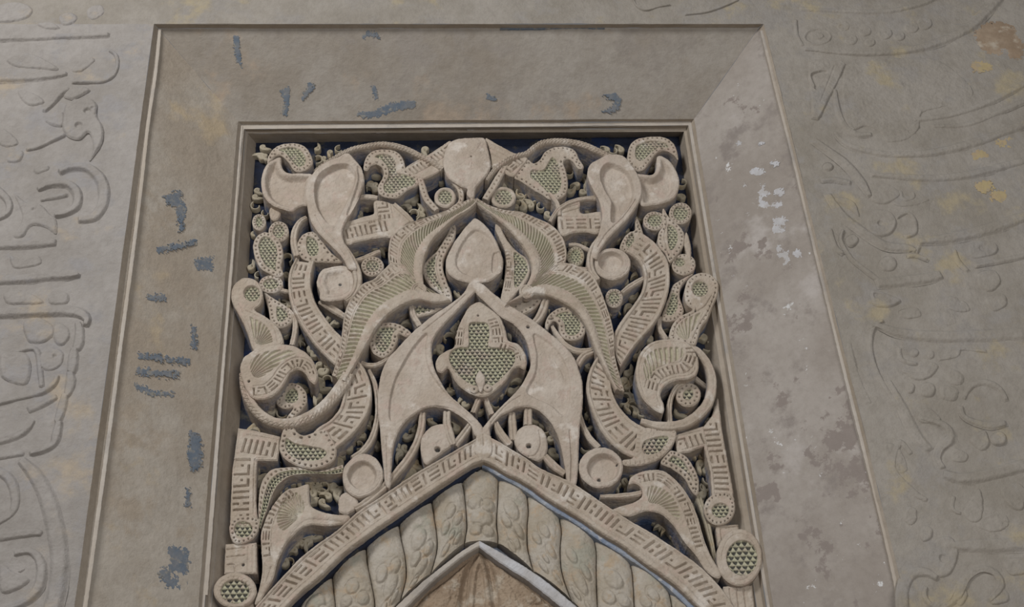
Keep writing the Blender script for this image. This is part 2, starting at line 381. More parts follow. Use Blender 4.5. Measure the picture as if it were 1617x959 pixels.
def R(name, A, B, top, zones, back=.296, m=None, parent=None, label=None, plane=None, **k):
    pl = plane or wallplane(top)
    if top > .1: OUT.append(np.array(list(A)+list(B)[::-1], float))
    return ribbon(name, catmull(pl.uv(A), False), catmull(pl.uv(B), False), pl, zones, (back-top)*1000, m or M_orn, parent, label, **k)
STEM = [(0, .47, 'rim', 2.6), (.53, 1, 'rim', 2.6), (.42, .58, 'groove', 2.0)]
def S(name, path, top, zones=None, back=.296, m=None, parent=None, label=None, plane=None, **k):
    """stroke: path of (x, y, width px)"""
    pl = plane or wallplane(top); zones = STEM if zones is None else zones
    p = pl.uv([(a[0], a[1]) for a in path]); w = np.array([[a[2]*MM, 0] for a in path])
    c = catmull(p, False, 9); ww = catmull(w, False, 9)[:, 0]
    d = np.gradient(c, axis=0); d /= np.hypot(*d.T)[:, None]; nn = np.stack([-d[:, 1], d[:, 0]], 1)
    A = c+nn*ww[:, None]/2; B = c-nn*ww[:, None]/2
    if top > .1:
        pp = catmull([(a[0], a[1]) for a in path], False, 3); wv = catmull([[a[2], 0] for a in path], False, 3)[:, 0]
        dd = np.gradient(pp, axis=0); dd /= np.hypot(*dd.T)[:, None]+1e-9; n2 = np.stack([-dd[:, 1], dd[:, 0]], 1)
        OUT.append(np.concatenate([pp+n2*wv[:, None]/2, (pp-n2*wv[:, None]/2)[::-1]]))
    return ribbon(name, A, B, pl, zones, (back-top)*1000, m or M_orn, parent, label, **k)
def ell(x, y, rx, ry, n=14): return [(x+rx*math.cos(2*math.pi*i/n), y+ry*math.sin(2*math.pi*i/n)) for i in range(n)]
#==SETTING==
# ------------------------------------------------------------------ the setting
def sheet(name, quads3, m, kind='structure', parent=None, label=None, res=.02, rough=1.2):
    """list of 4-corner patches (world points), each gridded and slightly uneven along the patch normal"""
    VV, QQ, n0 = [], [], 0
    for (a, b, c, d) in quads3:
        a, b, c, d = map(np.array, (a, b, c, d)); nu = max(1, min(220, int(np.linalg.norm(b-a)/res))); nv = max(1, min(220, int(np.linalg.norm(d-a)/res)))
        u = np.linspace(0, 1, nu+1)[None, :, None]; v = np.linspace(0, 1, nv+1)[:, None, None]
        X = (a*(1-u)+b*u)*(1-v)+(d*(1-u)+c*u)*v; X = X.reshape(-1, 3)
        nr = np.cross(b-a, d-a); nr /= np.linalg.norm(nr)
        w = rough*.001*(1.6*fbm(X[:, 0]*5+X[:, 1]*3, X[:, 2]*5)+fbm(X[:, 0]*22, X[:, 2]*22+X[:, 1]*9))
        X = X+nr*w[:, None]; i = np.arange((nu+1)*(nv+1)).reshape(nv+1, nu+1)
        QQ.append(np.stack([i[:-1, :-1], i[:-1, 1:], i[1:, 1:], i[1:, :-1]], -1).reshape(-1, 4)+n0); VV.append(X); n0 += len(X)
    q = np.concatenate(QQ); me = make_mesh(name, np.concatenate(VV), q, np.ones(len(q), bool))
    return link(name, me, m, parent, label, kind)
# successive edges of the niche frame: depth, then foot left, top left, top right, foot right
PROF = [(0.000, (114, 990), (243, 38), (1206, 38), (1440, 990)),
        (0.022, (126, 990), (250, 45), (1198, 44), (1427, 990)),
        (0.200, (310, 990), (376, 192), (1096, 188), (1227, 990)),
        (0.214, (316, 990), (381, 197), (1091, 192), (1221, 990)),
        (0.214, (320, 990), (385, 204), (1087, 198), (1216, 990)),
        (0.232, (325, 990), (388, 208), (1084, 203), (1211, 990)),
        (0.235, (331, 990), (391, 211), (1080, 208), (1200, 990)),
        (0.292, (360, 990), (404, 226), (1072, 216), (1168, 990))]
E3 = [[P3(p[0], p[1], y) for p in ps] for (y, *ps) in PROF]
l0 = E3[0]
zt, xl, xr = l0[1][2]+1.3, -3.2, 3.2; zb = min(l0[0][2], l0[3][2])
def Wp(x, z): return np.array([x, 0, z])
sheet('wall_back', [(Wp(xl, l0[0][2]), l0[0], l0[1], Wp(xl, l0[1][2]))], M_wall, rough=3)
sheet('wall_back', [(l0[3], Wp(xr, l0[3][2]), Wp(xr, l0[2][2]), l0[2])], M_wallR, rough=3)
sheet('wall_back', [(l0[1], l0[2], np.array([l0[2][0], 0, zt]), np.array([l0[1][0], 0, zt])),
                    (Wp(xl, l0[1][2]), l0[1], np.array([l0[1][0], 0, zt]), Wp(xl, zt)), (l0[2], Wp(xr, l0[2][2]), Wp(xr, zt), np.array([l0[2][0], 0, zt]))], M_wallR, rough=3)
sheet('wall_back', [(Wp(xl, 0), Wp(l0[0][0], 0), l0[0], Wp(xl, l0[0][2])), (Wp(l0[3][0], 0), Wp(xr, 0), Wp(xr, l0[3][2]), l0[3])], M_wall, res=.1)
tn = 0
for i, mm_ in enumerate([M_trim, None, M_trim, M_pale, M_trim, M_trim, M_trim]):  # front step set paler, its highlight painted in
    a, b = E3[i], E3[i+1]
    ms = [M_left, M_top, M_right] if mm_ is None else [mm_]*3
    for k in range(3):
        tn += 1
        sheet('trim_%d' % tn, [(a[k], b[k], b[k+1], a[k+1]) if k != 1 else (b[1], b[2], a[2], a[1])], ms[k], rough=2.2 if mm_ is None else 1.6, res=.012)
# thin pale strips that paint the lit highlight along the frame arrises
for path, w in (([(252, 46), (246, 110), (233, 200), (222, 300), (207, 420), (191, 540), (170, 700), (148, 860), (132, 975)], 5),
                ([(382, 199), (375, 290), (366, 420), (352, 590), (341, 740), (326, 940)], 3)):
    tn += 1; yy = .021 if w == 5 else .213
    S('trim_%d' % tn, [(x, y, w) for x, y in path], yy-.001, [], back=yy+.004, m=M_pale, kind='structure', bevel=1, rough=.5, st=4)
for path in ([(1203, 48), (1228, 150), (1252, 245), (1296, 430), (1347, 640), (1392, 820), (1423, 960)],):
    tn += 1; S('trim_%d' % tn, [(x, y, 5) for x, y in path], .010, [], back=.024, m=M_pale, kind='structure', bevel=1, rough=.5, st=4)
fl = sheet('floor', [((-6, -9, 0), (6, -9, 0), (6, .5, 0), (-6, .5, 0))], M_floor, res=.5)
#==PANEL==
# ------------------------------------------------------------------ the carved panel
HI, MA, MI, LO = .206, .217, .234, .26
base = P3(750, 700, .3)
panel = thing('carved_panel', 'deeply carved stucco panel of leaves and scrolls filling the framed recess above the pointed arch', 'relief panel', (0.05, .3, float(P3(750, 640, .3)[2])))
g = E3[-1]
P('ground', [(330, 1000), (372, 640), (392, 216), (735, 205), (1086, 205), (1130, 640), (1190, 1000), (1150, 985), (1000, 850), (868, 770), (764, 712), (660, 775), (520, 868), (390, 985)], .2925, (), back=.36, m=M_ground, parent=panel, label='dark blue painted ground behind the carving', bevel=.5, step=6, rough=2.5, curve=False); OUT.clear()
LAST = {}
def reg(n, o): LAST[n] = o; return o
def pp(n, pts, top, feats=(), label=None, m=None, par=None, **k): return reg(n, P(n, pts, top, feats, parent=LAST[par] if par else panel, label=label, m=m, **k))
def rr(n, A, B, top, z, label=None, m=None, **k): return reg(n, R(n, A, B, top, z, parent=panel, label=label, m=m, **k))
def ss(n, path, top, z=None, label=None, m=None, par=None, **k): return S(n, path, top, z, parent=LAST[par] if par else panel, label=label, m=m, **k)
BAND = lambda seed, c=4.0: [(0, .13, 'rim', 3.0), (.17, .83, 'glyph', seed, c), (.87, 1, 'rim', 3.0), (.13, .17, 'groove', 2), (.83, .87, 'groove', 2)]
ROPE = [(0, 1, 'rope', 5.5)]
# --- centre
pp('blank_medallion', [(703, 238), (709, 226), (722, 219), (745, 217), (765, 218), (771, 236), (775, 256), (772, 271), (761, 285), (752, 295), (749, 310), (743, 312), (737, 305), (738, 297), (729, 294), (719, 288), (708, 280), (702, 268), (700, 255)], HI, [('hole', (744, 248), 1.6, 8), ('line', [(744, 249), (733, 252), (724, 250)], 1, 1.5), ('line', [(744, 250), (746, 258), (744, 266)], 1, 1.5), ('line', [(745, 247), (754, 236), (760, 226)], 1, 1.2), ('line', [(727, 262), (735, 255), (742, 250)], 1, 1)], 'blank smooth heart-shaped medallion at the top centre', M_plain, dome=5)
pp('teardrop_boss', [(751, 344), (742, 351), (735, 358), (720, 378), (708, 400), (704, 415), (708, 430), (720, 440), (740, 446), (750, 450), (760, 446), (778, 441), (792, 426), (795, 410), (790, 395), (780, 373), (766, 355)], HI,
   [('recess', [(751, 363), (738, 373), (726, 392), (720, 412), (727, 428), (750, 437), (774, 434), (786, 418), (784, 396), (774, 376), (762, 366)], 8, 9), ('recess', [(779, 400), (786, 397), (796, 402), (797, 420), (785, 432), (777, 425)], 5, 4)], 'blank pointed teardrop with a raised rim in the middle of the panel', M_plain, back=.296)
pp('lattice_medallion', [(756, 476), (741, 484), (733, 497), (725, 513), (719, 530), (717, 547), (706, 553), (694, 561), (688, 573), (691, 585), (699, 588), (707, 581), (713, 588), (718, 600), (730, 613), (748, 623), (763, 626), (778, 620), (790, 610), (800, 600), (809, 584), (819, 579), (828, 582), (832, 572), (829, 557), (819, 543), (803, 537), (799, 522), (792, 504), (782, 493), (767, 482)], MA-.008,
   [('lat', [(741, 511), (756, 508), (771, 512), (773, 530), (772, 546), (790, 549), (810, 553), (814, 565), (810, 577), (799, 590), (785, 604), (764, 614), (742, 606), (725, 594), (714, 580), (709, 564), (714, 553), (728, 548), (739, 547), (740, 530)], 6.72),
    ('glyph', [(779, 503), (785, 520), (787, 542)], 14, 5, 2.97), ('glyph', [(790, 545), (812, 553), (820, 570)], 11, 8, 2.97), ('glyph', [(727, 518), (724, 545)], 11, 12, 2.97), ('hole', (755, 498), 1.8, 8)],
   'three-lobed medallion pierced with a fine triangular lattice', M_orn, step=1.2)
pp('bud', [(757, 585), (751, 597), (754, 608), (759, 619), (765, 608), (766, 597), (761, 588)], HI-.005, (), m=M_plain, bevel=3, back=.23, par='lattice_medallion')
for c in ((749, 614), (770, 612)): pp('bead', ell(c[0], c[1], 7, 6), MA-.014, [('hole', c, 1.5, 6)], back=.23, bevel=3, par='lattice_medallion')
ss('stem', [(759, 620, 7), (754, 634, 8), (747, 652, 8)], MA+.01); ss('stem', [(763, 620, 7), (769, 634, 8), (777, 654, 8)], MA+.01)
# --- big plain leaves
pp('plain_leaf', [(744, 444), (731, 463), (710, 480), (686, 496), (664, 513), (643, 532), (627, 550), (612, 567), (602, 590), (597, 620), (597, 650), (600, 675), (602, 700), (605, 728), (608, 762), (616, 768), (618, 740), (620, 713), (625, 692), (635, 672), (650, 657), (672, 644), (700, 643), (725, 655), (743, 670), (749, 686), (760, 690), (763, 676), (752, 661), (735, 645), (709, 622), (694, 598), (684, 575), (682, 545), (690, 526), (705, 508), (722, 490), (739, 472), (757, 452)], HI,
   [('recess', [(674, 526), (655, 545), (636, 575), (622, 605), (615, 640), (617, 664), (630, 653), (655, 636), (690, 630), (722, 640), (740, 652), (715, 630), (692, 605), (676, 578), (672, 550)], 8, 7), ('line', [(735, 466), (712, 487), (690, 505), (668, 522)], 2, 3), ('line', [(690, 655-14), (720, 648), (748, 672)], 2, 2.5), ('line', [(611, 690), (612, 760)], 2, 2.5)], 'large plain kite-shaped leaf left of the lattice medallion', M_plain)
pp('plain_leaf', [(745, 447), (752, 462), (770, 480), (792, 500), (812, 512), (827, 530), (835, 550), (838, 575), (828, 600), (815, 618), (785, 648), (768, 668), (760, 680), (763, 690), (774, 687), (774, 674), (787, 659), (803, 650), (820, 643), (840, 643), (860, 655), (875, 675), (885, 700), (893, 742), (897, 764), (909, 766), (913, 742), (914, 713), (916, 675), (920, 640), (920, 605), (914, 582), (905, 561), (887, 541), (869, 526), (845, 507), (830, 497), (803, 480), (782, 465), (761, 447)], HI,
   [('recess', [(843, 528), (848, 560), (845, 590), (832, 617), (845, 628), (870, 640), (890, 655), (900, 630), (898, 590), (885, 560), (866, 540)], 7, 8), ('hole', (834, 516), 3, 9), ('line', [(768, 460), (790, 480), (815, 500), (838, 512)], 2, 3), ('line', [(878, 570), (887, 585), (891, 598)], 1.2, 3), ('line', [(900, 680), (903, 720), (902, 760)], 3, 5), ('line', [(775, 668), (800, 640), (822, 625)], 2, 2.5)], 'large plain kite-shaped leaf right of the lattice medallion, dented at its shoulder', M_plain)
# --- feather leaves
FE = lambda seed, p, sl, a=.30, b=.74: [(0, .05, 'rim', 1.5), (.06, a, 'glyph', seed, 3.0), (a, a+.05, 'groove', 2.5), (a+.05, b, 'ribs', p, sl), (b+.02, 1, 'rim', 5)]
rr('feather_leaf', [(748, 311), (735, 316), (715, 327), (690, 337), (660, 347), (636, 357), (619, 371), (614, 388), (613, 405), (618, 425)], [(755, 318), (745, 330), (722, 344), (702, 361), (684, 379), (674, 398), (669, 415), (668, 432), (670, 452), (672, 462)], HI-.002, FE(1, 5.8, -42), 'upper winged leaf with combed ribs, left of the teardrop')
rr('feather_leaf', [(650, 440), (636, 418), (618, 415), (604, 427), (590, 440), (574, 447), (560, 461), (549, 480), (543, 500), (540, 522), (537, 546), (531, 570), (524, 592)], [(712, 475), (700, 477), (684, 478), (664, 474), (645, 478), (626, 488), (609, 501), (594, 519), (585, 535), (575, 553), (566, 569), (556, 586), (546, 604)], HI-.004, FE(2, 7.2, 24, .24, .70), 'lower winged leaf with combed ribs sweeping left')
pp('eye_boss', ell(661, 457, 13, 12), HI-.008, [('rimgroove', 3.5, 3), ('bowl', 5, 4, 3)], back=.22, par='feather_leaf')
rr('feather_leaf', [(753, 311), (774, 324), (798, 331), (823, 334), (846, 343), (871, 355), (888, 373), (895, 395), (893, 413), (880, 430)], [(748, 318), (764, 331), (784, 346), (804, 363), (821, 383), (833, 401), (839, 418), (838, 434), (832, 448), (828, 456)], HI-.002, FE(3, 5.8, -42), 'upper winged leaf with combed ribs, right of the teardrop')
rr('feather_leaf', [(846, 446), (862, 428), (882, 416), (902, 416), (920, 423), (938, 436), (950, 460), (958, 482), (965, 503), (970, 528), (971, 557), (975, 578), (981, 600), (986, 618)], [(797, 484), (806, 479), (822, 471), (838, 465), (855, 465), (874, 470), (894, 480), (911, 493), (923, 510), (932, 530), (940, 553), (949, 571), (960, 594), (972, 616)], HI-.004, FE(4, 6.8, 22, .30, .70), 'lower winged leaf with combed ribs sweeping right')
pp('eye_boss', ell(832, 459, 12, 11), HI-.008, [('rimgroove', 3.5, 3)], back=.22, par='feather_leaf')
# --- almond lattice leaves beside the teardrop
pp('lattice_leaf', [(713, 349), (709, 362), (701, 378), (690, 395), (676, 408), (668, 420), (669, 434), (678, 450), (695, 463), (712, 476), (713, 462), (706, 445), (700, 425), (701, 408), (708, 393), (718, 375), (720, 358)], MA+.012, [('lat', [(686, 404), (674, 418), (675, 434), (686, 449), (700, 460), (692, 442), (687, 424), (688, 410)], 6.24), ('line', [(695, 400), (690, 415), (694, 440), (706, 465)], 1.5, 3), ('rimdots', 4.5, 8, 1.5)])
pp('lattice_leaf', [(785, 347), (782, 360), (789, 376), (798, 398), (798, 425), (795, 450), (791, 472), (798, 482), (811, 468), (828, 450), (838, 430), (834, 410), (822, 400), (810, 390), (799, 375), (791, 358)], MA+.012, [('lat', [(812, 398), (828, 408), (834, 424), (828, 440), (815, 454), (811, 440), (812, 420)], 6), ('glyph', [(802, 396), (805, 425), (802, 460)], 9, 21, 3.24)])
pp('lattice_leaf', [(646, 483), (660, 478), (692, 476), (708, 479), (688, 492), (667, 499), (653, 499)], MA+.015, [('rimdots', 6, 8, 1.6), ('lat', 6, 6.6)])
ss('stem', [(649, 482, 9), (653, 497, 9), (663, 514, 8)], MA+.01, par='lattice_leaf')
pp('lattice_leaf', [(802, 488), (822, 473), (842, 466), (858, 468), (848, 483), (832, 494), (816, 497)], MA+.015, [('rimdots', 5, 8, 1.6)])
ss('stem', [(863, 469, 11), (858, 487, 12), (850, 502, 11), (840, 512, 9)], MA+.008, par='lattice_leaf')
# --- snails under the wings
pp('snail_leaf', [(584, 531), (590, 516), (605, 509), (626, 510), (642, 518), (650, 527), (641, 531), (630, 527), (627, 539), (619, 556), (604, 564), (591, 558), (584, 546)], MA+.004, [('rimdots', 4, 8, 1.6), ('lat', 8, 6.0), ('rimgroove', 7.5, 2)])
ss('stem', [(617, 556, 5), (608, 569, 7), (588, 577, 8), (570, 573, 8)], MA+.012, par='snail_leaf')
pp('snail_leaf', [(861, 512), (866, 498), (880, 487), (897, 484), (912, 489), (923, 502), (926, 516), (921, 530), (908, 537), (893, 535), (884, 524), (882, 511), (874, 506), (868, 513), (864, 520)], MA+.004, [('rimdots', 4, 7.5, 1.5), ('lat', 8, 5.76), ('rimgroove', 7.2, 2)])
ss('stem', [(872, 515, 6), (882, 531, 8), (894, 545, 9), (914, 554, 10), (939, 551, 8)], MA+.012, par='snail_leaf')
ss('stem', [(940, 553, 9), (922, 561, 10), (911, 577, 10)], MA+.01)
# --- upper left
pp('comma_leaf', [(422, 257), (425, 243), (436, 231), (453, 226), (470, 226), (482, 231), (490, 242), (494, 254), (490, 263), (480, 269), (470, 271), (463, 267), (457, 258), (449, 249), (442, 245), (434, 247), (427, 254)], MA+.002, [('rimdots', 4, 8, 1.5), ('lat', [(440, 236), (458, 232), (474, 236), (483, 250), (480, 261), (470, 263), (461, 254), (452, 243)], 6)])
pp('shell_bowl', [(443, 248), (430, 252), (419, 262), (413, 279), (413, 296), (418, 311), (430, 323), (448, 330), (462, 333), (469, 328), (478, 324), (488, 322), (490, 296), (494, 276), (480, 273), (459, 273), (449, 269), (444, 260)], HI-.004, [('bowl', 6.5, 20, 14)], 'open shell-shaped hollow in the upper left corner', M_plain)
pp('drop_bowl', [(549, 241), (534, 247), (513, 256), (497, 269), (486, 288), (483, 306), (485, 325), (491, 348), (503, 367), (521, 385), (534, 398), (544, 411), (551, 424), (563, 424), (560, 411), (552, 396), (543, 380), (541, 362), (549, 344), (560, 325), (569, 303), (575, 281), (571, 265), (561, 252)], HI-.012, [('recess', [(541, 259), (524, 263), (506, 275), (498, 295), (500, 320), (508, 338), (520, 352), (529, 353), (537, 338), (548, 315), (558, 292), (561, 276), (553, 263)], 20, 11), ('line', [(498, 340), (512, 362), (532, 384), (546, 403)], 2, 3), ('recess', [(565, 262), (580, 280), (570, 305), (556, 330), (548, 338), (560, 305), (566, 282)], 7, 7)], 'large hollow drop with thick rim, upper left', M_plain)
ss('stem', [(541, 385, 8), (551, 402, 12), (562, 424, 13), (565, 446, 12), (557, 465, 9), (545, 475, 7)], HI-.004, par='drop_bowl')
pp('bowl_disc', [(501, 440), (508, 426), (522, 421), (545, 419), (556, 430), (560, 446), (557, 462), (542, 472), (520, 475), (506, 472), (505, 460), (500, 450)], HI+.002, [('bowl', 10, 9, 12), ('hole', (537, 447), 3, 4), ('rimgroove', 6, 1.5)], 'chipped disc with a dished face below the left drop', M_plain, wob=1.8)
ss('stem', [(505, 475, 9), (525, 487, 11), (548, 502, 9)], MI)
ss('rope_stem', [(497, 270, 6), (515, 257, 7), (535, 245, 8), (556, 235, 9), (580, 230, 9), (601, 227, 9), (622, 229, 9), (643, 235, 9), (663, 245, 9), (681, 254, 9), (699, 267, 8)], MA-.006, ROPE, 'twisted cord-like stem arching across the upper left')
pp('lattice_leaf', [(574, 266), (576, 252), (583, 242), (594, 236), (608, 235), (623, 237), (633, 244), (638, 254), (640, 263), (646, 271), (660, 279), (665, 286), (656, 294), (643, 300), (628, 312), (611, 311), (599, 305), (597, 293), (603, 282), (606, 273), (603, 264), (595, 259), (586, 261), (580, 268)], MA+.004, [('lat', [(592, 247), (604, 243), (618, 246), (625, 258), (627, 272), (640, 275), (656, 283), (652, 292), (636, 297), (622, 305), (608, 303), (606, 290), (613, 278), (612, 264), (603, 253)], 6.24), ('rimdots', 4, 8, 1.5)])
pp('inscribed_wing', [(640, 265), (663, 250), (680, 241), (700, 228), (712, 222), (716, 240), (714, 258), (695, 270), (678, 279), (666, 282), (650, 276)], MA+.001, [('glyph', [(648, 270), (672, 257), (695, 243), (712, 232)], 17, 31, 3.51)])
ss('beaded_stem', [(662, 276, 9), (667, 293, 10), (674, 313, 10), (690, 331, 9)], MA+.004, [(0, 1, 'dots', 8)])
ss('beaded_stem', [(699, 262, 8), (715, 284, 9), (727, 300, 8), (727, 318, 8), (712, 331, 8)], MA+.002, [(0, 1, 'dots', 8)])
pp('rosette', ell(703, 311, 17, 16), MA+.008, [('lat', 5.5, 6.0), ('rimgroove', 5, 1.5)])
pp('inscribed_block', [(540, 351), (556, 347), (575, 341), (590, 336), (591, 318), (606, 317), (623, 323), (636, 334), (652, 345), (637, 359), (630, 379), (612, 374), (590, 376), (565, 381), (546, 386), (541, 370)], MA-.001, [('glyph', [(545, 368), (575, 361), (612, 354)], 22, 33, 3.78), ('glyph', [(606, 320), (610, 345)], 20, 35, 3.78)])
ss('stem', [(553, 315, 8), (575, 310, 9), (596, 312, 9)], MI-.01); ss('stem', [(622, 322, 8), (640, 338, 9), (652, 350, 7)], MI-.02)
# left column of small leaves
pp('berry_leaf', ell(409, 350, 11, 13), MA+.008, [('rimdots', 3.5, 6, 1.3), ('lat', 5, 5.4)])
pp('berry_leaf', ell(440, 365, 16, 16), MA+.006, [('rimdots', 3.5, 7, 1.4), ('lat', 6, 5.76)])
pp('bud', [(428, 345), (425, 332), (432, 322), (441, 326), (443, 338), (436, 347)], MI-.01)
pp('lattice_leaf', [(400, 384), (406, 372), (418, 366), (433, 371), (444, 385), (447, 402), (444, 420), (447, 432), (438, 437), (425, 431), (413, 424), (404, 409), (400, 395)], MA+.004, [('rimdots', 4, 8, 1.6), ('lat', 8, 6.0)])
pp('berry_leaf', ell(428, 448, 19, 14), MA+.010, [('lat', 6, 6.0), ('rimdots', 3, 7, 1.3)])
ss('stem', [(437, 456, 8), (450, 459, 7), (462, 462, 7)], MI)
pp('lattice_leaf', [(417, 462), (428, 468), (440, 475), (453, 484), (461, 494), (461, 507), (450, 516), (437, 516), (427, 505), (424, 488)], MA+.008, [('lat', [(437, 484), (450, 489), (455, 499), (447, 508), (438, 505)], 6), ('rimdots', 4, 7, 1.4)])
ss('stem', [(455, 488, 6), (465, 502, 8), (466, 520, 8), (461, 545, 8)], MA+.012)
ss('stem', [(484, 343, 7), (473, 350, 9), (465, 366, 10), (464, 385, 10), (469, 404, 10)], MA+.004)
pp('lattice_leaf', [(471, 380), (479, 369), (494, 365), (505, 374), (514, 387), (524, 399), (537, 409), (543, 414), (518, 414), (495, 413), (478, 408), (468, 395)], MA+.006, [('lat', [(485, 374), (496, 376), (503, 388), (501, 402), (490, 404), (484, 392)], 6), ('rimdots', 4, 9, 1.6)])
pp('berry_leaf', ell(588, 420, 18, 16), MI-.004, [('rimdots', 4, 7, 1.6), ('lat', 7, 6.0)])
ss('stem', [(556, 412, 7), (572, 408, 8), (588, 401, 8), (600, 396, 6)], MI)
# left inscribed S band
rr('inscribed_band', [(466, 408), (457, 428), (455, 450), (457, 470), (463, 490), (477, 516), (495, 542), (514, 563), (536, 583)], [(497, 413), (492, 432), (491, 450), (495, 467), (502, 484), (514, 502), (527, 519), (540, 532), (556, 552)], MA-.004, BAND(11), 'upper left curved band of square script')
rr('inscribed_band', [(552, 560), (564, 567), (576, 582), (585, 604), (587, 630), (580, 655), (566, 676), (549, 694), (529, 710)], [(528, 590), (537, 598), (541, 612), (541, 627), (534, 648), (520, 664), (505, 673), (499, 678), (494, 684)], MA-.002, BAND(12), 'lower left curved band of square script')
pp('lattice_leaf', [(446, 681), (452, 673), (463, 673), (469, 682), (480, 687), (497, 682), (514, 678), (524, 692), (531, 707), (529, 724), (515, 735), (497, 740), (480, 738), (462, 732), (448, 722), (441, 706)], MA-.006, [('lat', [(452, 692), (466, 700), (488, 704), (508, 708), (516, 716), (505, 726), (482, 728), (462, 722), (451, 708)], 6.48), ('rimdots', 4.5, 8.5, 1.6)], step=1.3)
# left ring and volutes
ss('rope_ring', [(550, 590, 18), (541, 606, 18), (524, 628, 17), (503, 648, 17), (478, 662, 16), (452, 668, 15), (428, 664, 14), (408, 651, 14), (393, 630, 13), (386, 608, 13), (383, 590, 10)], HI, [(0, .5, 'rope', 7), (.5, 1, 'rim', 3)], 'twisted ring stem around the left scroll')
pp('palmette', [(383, 600), (379, 581), (384, 565), (391, 559), (402, 552), (419, 546), (443, 543), (464, 546), (481, 555), (493, 567), (500, 583), (502, 597), (497, 606), (489, 600), (482, 589), (470, 583), (459, 588), (452, 600), (443, 614), (429, 626), (412, 631), (398, 627), (390, 616)], HI-.012,
   [('fan', (391, 604), [(398, 592), (394, 575), (404, 562), (425, 554), (450, 552), (470, 558), (452, 566), (436, 580), (420, 592), (407, 597)], 46, 2.0), ('glyph', [(399, 617), (420, 614), (436, 601), (450, 582), (468, 572), (485, 577), (492, 592)], 14, 41, 3.1), ('hole', (393, 602), 2, 8)], 'fanned palmette with a hooked inscribed lip, left scroll', step=1.3)
pp('volute_leaf', [(402, 489), (420, 500), (435, 512), (445, 528), (447, 543), (430, 549), (415, 552), (404, 556), (397, 545), (391, 526), (382, 505), (370, 484), (365, 469), (368, 452), (379, 441), (391, 438), (404, 442), (413, 454), (415, 469), (410, 482)], HI-.008,
   [('recess', ell(398, 463, 13.5, 12.5), 4, 2.5), ('lat', ell(398, 463, 12.5, 12), 5.52), ('rimgroove', 3.0, 1.5), ('fan', (403, 548), [(391, 500), (403, 503), (418, 512), (428, 526), (430, 541), (412, 545), (402, 540), (397, 522)], 42), ('line', [(388, 490), (405, 498), (422, 508), (434, 522), (438, 540)], 1.2, 3), ('line', [(377, 480), (388, 500), (397, 525), (403, 550)], 1.2, 2.5)], 'projecting volute with a pierced roundel over the left frame', step=1.3)
pp('snail_leaf', [(436, 633), (443, 620), (450, 607), (464, 604), (476, 610), (484, 622), (484, 637), (476, 648), (466, 658), (459, 664), (452, 661), (459, 650), (463, 643), (452, 645), (441, 642)], MA+.014, [('rimdots', 3.5, 7, 1.4), ('lat', [(451, 622), (460, 613), (470, 618), (470, 632), (458, 637), (450, 632)], 5.52)])
# --- left lower
ss('stem', [(583, 584, 5), (592, 606, 7), (597, 640, 8), (594, 670, 8), (585, 696, 9), (571, 713, 9), (556, 723, 8)], MA+.012)
ss('stem', [(667, 652, 10), (665, 676, 10), (656, 703, 10), (641, 728, 11), (622, 751, 11), (601, 773, 11), (577, 793, 10), (560, 803, 9)], MA+.004)
pp('bowl_disc', [(541, 750), (545, 735), (558, 722), (575, 716), (592, 722), (603, 738), (605, 755), (596, 772), (580, 782), (565, 785), (551, 778), (543, 765)], HI+.004, [('recess', [(550, 752), (556, 738), (570, 729), (585, 734), (593, 748), (588, 764), (572, 772), (558, 766)], 16, 10), ('rimgroove', 3, 1.5)], 'hollow round boss at the lower left', M_plain)
pp('broken_bud', [(536, 786), (545, 778), (560, 784), (566, 796), (558, 806), (545, 812), (535, 806)], MA+.004, (), wob=2.5, m=M_plain)
rr('lattice_sliver', [(541, 733), (520, 740), (497, 744), (470, 738), (445, 738), (428, 742), (416, 755), (410, 773), (408, 797), (408, 828)], [(544, 746), (525, 748), (500, 747), (476, 748), (455, 753), (438, 766), (428, 785), (421, 805), (414, 822), (411, 834)], MA, [(0, .08, 'rim', 1), (.08, .45, 'dots', 7), (.45, .95, 'lat', 5)])
pp('fan_leaf', [(487, 764), (470, 769), (455, 772), (440, 785), (427, 803), (417, 824), (412, 846), (413, 873), (414, 900), (409, 930), (402, 953), (410, 950), (420, 933), (431, 913), (440, 882), (454, 857), (472, 837), (490, 829), (517, 830), (546, 826), (551, 814), (527, 812), (504, 806), (491, 798), (488, 781)], MA-.012,
   [('fan', (476, 815), [(470, 778), (452, 785), (440, 802), (437, 824), (446, 838), (462, 828), (478, 812), (481, 795)], 40), ('glyph', [(462, 778), (440, 796), (426, 820), (421, 850), (423, 880)], 11, 51, 3.24), ('line', [(418, 890), (416, 915), (408, 940)], 1.2, 3), ('line', [(428, 895), (420, 920)], 1.2, 3), ('ridge', [(545, 820), (505, 816), (480, 818), (458, 838), (445, 862)], 9, 3)], 'fan-ribbed leaf above the left arch slope')
pp('blank_disc', [(664, 702), (668, 687), (680, 674), (695, 669), (708, 672), (714, 686), (713, 703), (700, 714), (686, 724), (674, 733), (667, 724)], MA, [('hole', (691, 710), 4.5, 16)], 'blank round leaf with a drilled hole, left of the arch tip', M_plain, dome=4)
ss('stem', [(706, 650, 11), (706, 668, 11), (711, 688, 12), (716, 702, 9)], MA-.004)
ss('stem', [(742, 671, 9), (731, 686, 10), (718, 703, 10)], MA)
pp('blank_disc', [(812, 694), (818, 679), (831, 671), (847, 671), (860, 682), (865, 702), (862, 719), (851, 728), (834, 722), (818, 710)], MA, [('hole', (835, 705), 4, 16), ('line', [(851, 680), (854, 700), (846, 718), (835, 721)], 2, 3.5)], 'blank round leaf with a drilled hole, right of the arch tip', M_plain, dome=4)
ss('stem', [(834, 646, 12), (834, 671, 12)], MA+.002); ss('stem', [(808, 652, 11), (810, 674, 11), (811, 695, 10)], MA+.004)
